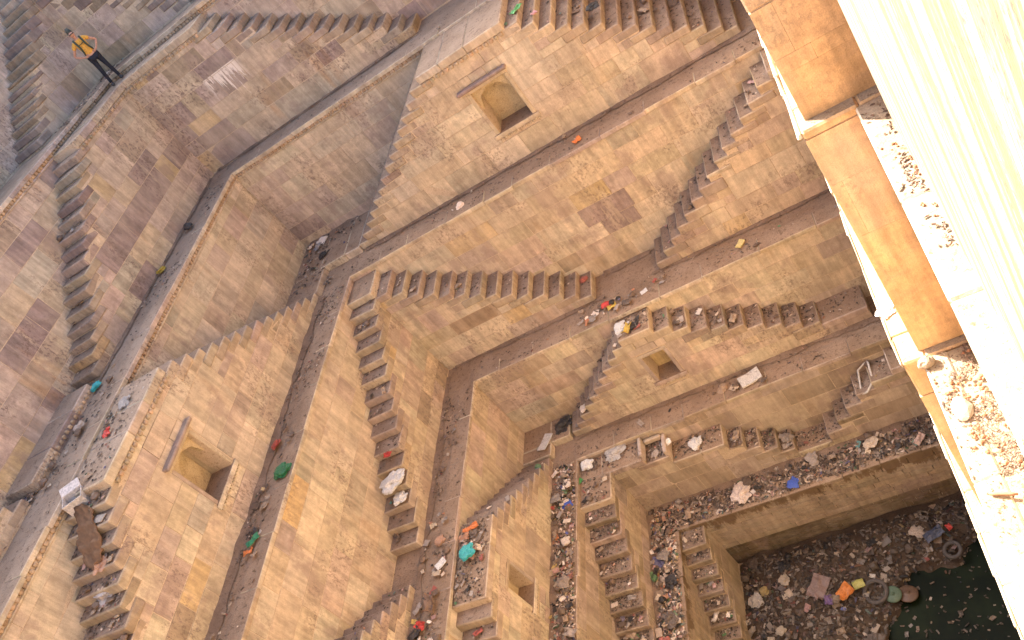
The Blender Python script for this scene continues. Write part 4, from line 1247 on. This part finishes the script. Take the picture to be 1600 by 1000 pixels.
one('cardboard_piece', 'white', -11.0, 10.25, Z[3] + .03, .19, 'white card among the rubbish below the brown stained ledge', 'card', .7)
one('cloth_scrap', 'brown', -11.1, 9.3, Z[3] + .06, (.2, .2, .24), 'brown rag hanging across the littered ledge', 'rag', 1.5)
one('plastic_bag', 'white', -11.15, 8.0, Z[3] + .03, (.3, .2, .2), 'lilac white sheet of plastic at the end of the littered ledge', 'plastic bag', None, .1, (.6, .52, .58))
one('crumpled_wrapper', 'red', -11.3, 8.9, Z[3] + .06, .17, 'red packet below the brown rag', 'packet')
one('paper_scrap', 'green', -9.22, 13.5, -14.93, .14, 'green and white packet on the corner of the low staircase', 'packet', .8, .1, (.10, .42, .12))
one('plastic_bag', 'white', -9.0, 13.92, -14.93, .15, 'bright white bag on the corner landing of the low staircase', 'plastic bag')
one('plastic_bag', 'grey', -8.2, 13.98, -14.93, (.24, .18, .18), 'crumpled silver grey bag on the low corner landing', 'plastic bag', .5, .1, (.50, .46, .42))
one('plastic_bag', 'white', -6.9, 13.86, -15.12, .10, 'small white bag on the framed step', 'plastic bag')
one('plastic_bag', 'white', -6.25, 13.75, -15.38, .14, 'white and grey rubbish bag past the framed step', 'plastic bag')
one('crumpled_wrapper', 'red', -14.0, 10.5, Z[1] - .06, .15, 'red and orange packet on the landing above the plastered niche', 'packet')
one('plastic_bag', 'grey', -13.95, 11.25, Z[1] - .06, (.16, .12, .10), 'grey plastic bag on the landing above the plastered niche', 'plastic bag')
one('plastic_bag', 'teal', -15.5, 12.4, Z[1] + .01, .12, 'teal scrap of plastic at the foot of the grey steps', 'plastic bag')
one('plastic_bag', 'yellow', -15.45, 16.3, Z[1] + .01, .11, 'mustard yellow bag on the beaded ledge', 'plastic bag', None, .1, (.45, .32, .04))
one('clod', 'black', -15.2, 17.9, Z[1] + .01, .12, 'dark round clod alone on the beaded ledge', 'clod')
one('plastic_bag', 'blue', -9.45, 12.75, Z[4] + .03, .11, 'bright blue bag on the littered ledge', 'plastic bag')
one('paper_scrap', 'green', -10.15, 10.0, -14.02, (.16, .12, .2), 'green packet standing in the square niche', 'packet', .4, .5, (.10, .40, .14))
one('cloth_scrap', 'green', -5.2, 18.75, Z[1] - .26, (.15, .13, .12), 'green packet on the first step beside the upper landing', 'packet', .9, .1, (.10, .36, .12))
one('plastic_bag', 'black', -3.75, 18.6, Z[1] - 1.06, .12, 'black bag on the upper steps beside the near buttress', 'plastic bag')
one('crumpled_wrapper', 'pink', -4.85, 18.5, Z[1] - .46, .12, 'pink and white packet on the upper steps', 'packet')
one('plastic_bag', 'white', -.72, 8.85, H2 + .01, (.12, .08, .05), 'shredded white plastic bag on the crumbling sunlit ledge', 'plastic bag', 1.0, .1, (.62, .6, .6))
one('plastic_bag', 'blue', -4.6, 12.85, Z[5] + .03, .12, 'blue bag on the lowest ledge above the dark drips', 'plastic bag')
one('plastic_bag', 'grey', -13.9, 19.4, Z[2] + .19, .12, 'clear grey bag in the corner of two double staircases', 'plastic bag')
one('plastic_bag', 'black', -13.5, 18.75, Z[2] + .19, .12, 'black bag in the corner of two double staircases', 'plastic bag')
one('crumpled_wrapper', 'red', -7.35, 11.15, -18.1, .13, 'red and white printed packet on the lowest steps', 'packet')
one('cardboard_piece', 'cream', -7.25, 10.72, -18.45, (.30, .15, .3), 'cream coloured sole of a shoe on the lowest steps', 'shoe sole', .2, .2, (.66, .58, .46))

# objects with a shape of their own
def torus(name, R_, r_, nu, nv, mat):
    v = []; f = []
    for i in range(nu):
        for j in range(nv):
            a, b = 2 * pi * i / nu, 2 * pi * j / nv
            q = r_ * (1 + .05 * (i % 2) * (1 if cos(b) > .3 else 0))
            v.append(Vector(((R_ + q * cos(b)) * cos(a), (R_ + q * cos(b)) * sin(a), q * sin(b))))
    for i in range(nu):
        for j in range(nv):
            f.append((i * nv + j, ((i + 1) % nu) * nv + j, ((i + 1) % nu) * nv + (j + 1) % nv, i * nv + (j + 1) % nv))
    return mk(name, v, f, mat, True)
M_RUBBER = plain('dusty_rubber', (.075, .062, .055), .9)
def ty(x, y, R_, r_, lab):
    o = bpy.data.objects.new('tyre', torus('tyre', R_, r_, 40, 10, M_RUBBER)); COL.objects.link(o)
    o.location = (x, y, bed(x, y) + .10); o.rotation_euler = (.12, -.1, 0); tag(o, lab, 'tyre')
ty(-3.95, 10.98, .25, .05, 'thin dusty tyre lying beside the big orange packet')
ty(-2.12, 11.5, .17, .045, 'small dusty tyre half sunk in the bank by the far wall')
def disc(x, y, r_, col, lab, tl):
    me = lathe_mesh('pot_lid', [(r_, 0), (r_ * 1.02, .012), (r_ * .92, .03), (r_ * .4, .055), (.03, .06), (.03, .09)], 24, plain('lid_' + lab.split()[0], col, .55))
    o = bpy.data.objects.new('pot_lid', me); COL.objects.link(o)
    o.location = (x, y, max(Z[6], bed(x, y)) + .12); o.rotation_euler = tl; tag(o, lab, 'lid')
disc(-3.62, 10.85, .19, (.075, .115, .075), 'green round lid at the edge of the water', (.15, .1, 0))
disc(-3.33, 10.85, .22, (.10, .058, .036), 'brown round lid overlapping the green one', (-.1, .15, 0))
# cardboard box on the broken steps
t_ = thing('cardboard_box', 'small open grey cardboard box at the top of the broken steps', 'box')
m = MB('W')
def wallq(m, x0, x1, y0, y1, z0_, z1_): m.box(x0, x1, y0, y1, z0_, z1_, (.5, .46, .43, .3))
wallq(m, -.2, .2, -.15, -.138, 0, .26); wallq(m, -.2, .2, .138, .15, 0, .26); wallq(m, -.2, -.188, -.138, .138, 0, .26); wallq(m, .188, .2, -.138, .138, 0, .26); wallq(m, -.188, .188, -.138, .138, 0, .012)
m.build('carton', M_BITS, t_)
m = MB('W'); f_ = [m.vert(-.2, .15, .26, (.55, .5, .47, 0)), m.vert(.2, .15, .26, (.55, .5, .47, 0)), m.vert(.2, .30, .33, (.55, .5, .47, 0)), m.vert(-.2, .30, .33, (.55, .5, .47, 0))]
f2 = [m.vert(-.2, .15, .272, (.55, .5, .47, 0)), m.vert(.2, .15, .272, (.55, .5, .47, 0)), m.vert(.2, .30, .342, (.55, .5, .47, 0)), m.vert(-.2, .30, .342, (.55, .5, .47, 0))]
m.face(list(reversed(f_))); m.face(f2)
for a in range(4): m.face((f_[a], f_[(a + 1) % 4], f2[(a + 1) % 4], f2[a]))
m.build('flap', M_BITS, t_)
t_.location = (-14.12, 9.05, Z[1] - .27); t_.rotation_euler = (.1, .12, .5)
# bent white frame (a loop of plastic pipe) on the low steps
pts = [(-.16, -.34), (.10, -.36), (.17, -.1), (.14, .3), (-.02, .42), (-.17, .2)]
v = []; f = []
nn = 8; K = len(pts)
for i, (a, b) in enumerate(pts):
    pa, pb = Vector(pts[i - 1]), Vector(pts[(i + 1) % K])
    d = (pb - pa).normalized(); nrm = Vector((d.y, -d.x))
    for j in range(nn):
        an = 2 * pi * j / nn
        v.append(Vector((a + nrm.x * cos(an) * .024, b + nrm.y * cos(an) * .024, .05 + .1 * (i % 2) + sin(an) * .024)))
for i in range(K):
    for j in range(nn):
        f.append((i * nn + j, ((i + 1) % K) * nn + j, ((i + 1) % K) * nn + (j + 1) % nn, i * nn + (j + 1) % nn))
o = bpy.data.objects.new('pipe_loop', mk('pipe_loop', v, f, plain('dusty_white', (.55, .5, .44), .6), True)); COL.objects.link(o)
o.location = (-2.1, 13.75, -15.40); o.rotation_euler = (.35, -.45, -.5); tag(o, 'bent white plastic frame lying on the low steps', 'frame')
# framed step: low rims around a sunken tread
rim = thing('stone_curb', 'low stone curb framing one step near the small white bag', 'curb')
m = MB('A'); m.chbox(-7.55, -7.45, -14.08, -13.52, -15.1, -14.83, tint(4), .02, .008); m.build('curb_stone', M_STEP, rim)
m = MB('A'); m.chbox(-6.98, -6.88, -14.08, -13.52, -15.4, -15.0, tint(4), .02, .008); m.build('curb_stone', M_STEP, rim)
m = MB('A'); m.chbox(-7.44, -6.99, -14.08, -13.98, -15.1, -14.95, tint(4), .02, .008); m.build('curb_stone', M_STEP, rim)
# stick and stones on the sunlit ledges
me = lathe_mesh('stick', [(.018, 0), (.022, .08), (.02, .2), (.012, .27)], 7, plain('old_wood', (.25, .12, .06), .8))
o = bpy.data.objects.new('wood_stick', me); COL.objects.link(o)
o.location = (-.45, 5.80, H2 + .03); o.rotation_euler = (1.5, 0, 1.15); tag(o, 'short brown piece of wood on the sunlit ledge', 'stick')
o = bpy.data.objects.new('white_stone', crumple_mesh('white_stone', 2, .4, .8, 3.9, plain('pale_stone', (.26, .20, .145), .9, 8))); COL.objects.link(o)
o.location = (-.52, 7.75, H2); o.scale = (.085, .07, .085); tag(o, 'smooth pale stone lying in front of the tall orange block', 'stone')
o = bpy.data.objects.new('pale_stone', crumple_mesh('pale_stone', 1, .4, .6, 6.4, plain('pale_stone', (.24, .18, .13), .9, 8))); COL.objects.link(o)
o.location = (-.36, 6.95, H2); o.scale = (.09, .16, .06); tag(o, 'flat pale stone among the red rubble on the sunlit ledge', 'stone')
def rub(n, x0, x1, y0, y1, zt, clusters, smin=.007, smax=.024):
    for _ in range(n):
        cx, cy, sg, where = rnd.choice(clusters)
        x = min(x1, max(x0, rnd.gauss(cx, sg * .45))); y = min(y1, max(y0, rnd.gauss(cy, sg)))
        s_ = rnd.uniform(smin, smax); q = (s_ - smin) / (smax - smin)
        size = 'tiny' if q < .3 else 'small' if q < .6 else 'middling' if q < .85 else 'large'
        put('rubble_stone', 'brown', x, y, zt, s_, size + ' reddish rubble stone ' + where, 'stone', size + ' reddish rubble stones ' + where, None, .4)
rub(100, -.53, -.04, 5.4, 7.85, H2, [(-.2, 7.45, .2, 'in the shade of the tall orange block'), (-.12, 7.1, .22, 'against the narrow ledge wall'), (-.33, 6.55, .09, 'in the round heap on the sunlit ledge'), (-.2, 6.25, .08, 'in the long heap on the sunlit ledge'),
    (-.07, 6.0, .25, 'trailing along the sunlit ledge'), (-.45, 7.2, .25, 'beside the smooth pale stone'), (-.33, 6.55, .09, 'in the round heap on the sunlit ledge'), (-.28, 6.9, .25, 'around the flat pale stone')])
rub(30, .05, .225, 5.8, 7.4, H1, [(.17, 7.1, .12, 'in the upper patch by the big sunlit wall'), (.2, 6.7, .15, 'in the middle patch by the big sunlit wall'), (.21, 6.2, .12, 'in the lower patch by the big sunlit wall')], .005, .014)
bits(3800, -.54, -.03, 5.2, 7.86, H2 + .004, 'fine red rubble on the sunlit ledge', [('rust', 4), ('tan', 1)], .004, .013, lambda x, y: 1.0 if mnoise.noise(Vector((x * 3.3, y * 2.0, 7))) > .0 and y > 6 else .06)

# ------------------------------------------------------------------ the person on the upper ledge
def skin_obj(name, nodes, edges, mat, parent=None, sub=2, root=0):
    me = bpy.data.meshes.new(name)
    me.from_pydata([n[:3] for n in nodes], edges, [])
    me.materials.append(mat)
    o = bpy.data.objects.new(name, me); COL.objects.link(o)
    if parent: o.parent = parent
    sk = o.modifiers.new('skin', 'SKIN')
    sk.use_smooth_shade = True
    lay = me.skin_vertices[0].data if me.skin_vertices else None
    if lay is None:
        return o
    for i, n in enumerate(nodes):
        r_ = n[3]; lay[i].radius = r_ if isinstance(r_, tuple) else (r_, r_)
        lay[i].use_root = (i == root)
    ss = o.modifiers.new('sub', 'SUBSURF'); ss.levels = sub; ss.render_levels = sub
    return o
def ensure_skin(o):
    pass

M_SKIN = plain('skin', (.48, .24, .15), .55)
M_TEE = plain('mustard_shirt', (.58, .30, .05), .85)
M_NAVY = plain('navy_cloth', (.009, .010, .019), .85)
M_HAIR = plain('dark_hair', (.03, .032, .02), .6)
M_STRAP = plain('olive_strap', (.035, .05, .03), .8)
M_BLACK = plain('black_plastic', (.01, .01, .01), .25)
M_SHOE = plain('dark_shoe', (.03, .028, .03), .7)

def build_person(loc, yaw):
    # local axes: x to the person's left, -y forward, z up
    N = []; E_ = []
    def add(x, y, z_, r_, p=None):
        N.append((x, y, z_, r_)); k = len(N) - 1
        if p is not None: E_.append((p, k))
        return k
    pel = add(0, 0, .93, (.14, .10))
    sp = add(0, .01, 1.10, (.115, .085), pel)
    ch = add(0, .01, 1.28, (.14, .10), sp)
    nb = add(0, .01, 1.42, (.065, .06), ch)
    nk = add(0, -.005, 1.48, (.047, .05), nb)
    jaw = add(0, -.03, 1.535, (.062, .072), nk)
    hd = add(0, -.025, 1.60, (.084, .100), jaw)
    tp = add(0, -.01, 1.67, (.058, .074), hd)
    for s in (1, -1):
        sh = add(s * .155, .01, 1.375, .052, ch)
        ua = add(s * .26, .04, 1.27, .042, sh)
        el = add(s * .375, .07, 1.14, .036, ua)
        fa = add(s * .30, .0, 1.06, .034, el)
        wr = add(s * .215, -.07, .99, .025, fa)
        pm = add(s * .175, -.10, .965, (.034, .018), wr)
        for i, (dx, dz, ln) in enumerate(((.0, .03, .8), (-.012, .012, 1.0), (-.016, -.008, .95), (-.014, -.026, .75))):
            a = add(s * (.15 + dx * .3), -.118 + .004 * i, .962 + dz, .009, pm)
            b = add(s * (.15 + dx * .3 - .03 * ln), -.112, .955 + dz, .0085, a)
            add(s * (.15 + dx * .3 - .052 * ln), -.10, .945 + dz, .0075, b)
        th = add(s * .20, -.06, 1.0, .010, pm)
        add(s * .185, -.035, 1.02, .009, th)
    for s, spread in ((1, .03), (-1, .10)):
        hp = add(s * .085, 0, .86, .088, pel)
        mt = add(s * (.085 + spread * .3), -.01, .66, .070, hp)
        kn = add(s * (.085 + spread * .55), -.02, .47, .052, mt)
        cf = add(s * (.085 + spread * .75), .01, .33, .052, kn)
        an = add(s * (.085 + spread), .03, .09, .030, cf)
        add(s * (.10 + spread), -.08, .04, (.024, .018), an)
    body = skin_obj('person', N, E_, M_SKIN)
    tag(body, 'person in mustard yellow shirt and navy leggings standing with hands on hips', 'person')
    # nose, mouth and ears as small extra parts of the face
    shirt_n = [(0, 0, .90, (.155, .118)), (0, .01, 1.10, (.135, .104)), (0, .01, 1.28, (.156, .115)), (0, .01, 1.40, (.085, .075))]
    shirt_e = [(0, 1), (1, 2), (2, 3)]
    for s in (1, -1):
        k = len(shirt_n)
        shirt_n += [(s * .16, .01, 1.375, .068), (s * .265, .042, 1.265, .060)]
        shirt_e += [(2, k), (k, k + 1)]
    skin_obj('shirt', shirt_n, shirt_e, M_TEE, body)
    ln, le = [(0, 0, .92, (.148, .11))], []
    sn, se = [(0, 0, .93, (.152, .114))], []
    for s, spread in ((1, .03), (-1, .10)):
        k = len(ln)
        ln += [(s * .085, 0, .86, .094), (s * (.085 + spread * .3), -.01, .66, .076), (s * (.085 + spread * .55), -.02, .47, .058), (s * (.085 + spread * .75), .01, .33, .057), (s * (.085 + spread), .03, .075, .043)]
        le += [(0, k)] + [(k + i, k + i + 1) for i in range(4)]
        k = len(sn)
        sn += [(s * .088, 0, .86, .104), (s * (.088 + spread * .28), -.01, .68, .098)]
        se += [(0, k), (k, k + 1)]
        skin_obj('shoe', [(s * (.085 + spread), .06, .055, (.054, .055)), (s * (.09 + spread), -.03, .05, (.056, .05)), (s * (.10 + spread), -.15, .035, (.048, .034))], [(0, 1), (1, 2)], M_SHOE, body)
    skin_obj('leggings', ln, le, M_NAVY, body)
    skin_obj('shorts', sn, se, M_NAVY, body)
    hair = skin_obj('hair', [(0, .03, 1.58, (.072, .07)), (0, .008, 1.665, (.088, .10)), (0, .02, 1.715, (.07, .08)), (0, .05, 1.765, (.05, .05)), (0, .05, 1.80, (.045, .045))], [(0, 1), (1, 2), (2, 3), (3, 4)], M_HAIR, body)
    skin_obj('nose', [(0, -.105, 1.60, .010), (0, -.128, 1.575, .014)], [(0, 1)], M_SKIN, body, 1)
    skin_obj('mouth', [(-.022, -.100, 1.543, .006), (0, -.108, 1.542, .008), (.022, -.100, 1.543, .006)], [(0, 1), (1, 2)], plain('lips', (.32, .10, .08), .5), body, 1)
    for s in (1, -1):
        skin_obj('ear', [(s * .074, -.01, 1.61, .012), (s * .080, -.005, 1.58, .014)], [(0, 1)], M_SKIN, body, 1)
    g_ = skin_obj('sunglasses', [(-.076, -.04, 1.612, .008), (-.058, -.100, 1.612, (.022, .014)), (-.02, -.120, 1.612, (.020, .012)), (0, -.124, 1.618, .008), (.02, -.120, 1.612, (.020, .012)), (.058, -.100, 1.612, (.022, .014)), (.076, -.04, 1.612, .008)], [(i, i + 1) for i in range(6)], M_BLACK, body, 1)
    for s in (1, -1):
        skin_obj('backpack_strap', [(s * .10, .09, 1.42, .028), (s * .105, 0, 1.465, .03), (s * .10, -.115, 1.34, .029), (s * .095, -.14, 1.22, .028), (s * .12, -.11, 1.08, .024), (s * .14, .02, 1.0, .016)], [(i, i + 1) for i in range(5)], M_STRAP, body, 1)
    skin_obj('chest_strap', [(-.1, -.125, 1.29, .011), (0, -.137, 1.285, .011), (.1, -.125, 1.29, .011)], [(0, 1), (1, 2)], M_STRAP, body, 1)
    skin_obj('backpack', [(0, .17, 1.02, (.13, .08)), (0, .19, 1.2, (.15, .09)), (0, .17, 1.40, (.12, .07))], [(0, 1), (1, 2)], M_STRAP, body)
    body.location = loc
    body.rotation_euler = (0, 0, yaw)
    return body
build_person((-15.80, 21.18, Z[0] - .19), radians(38)).scale = (.97, .97, .96)
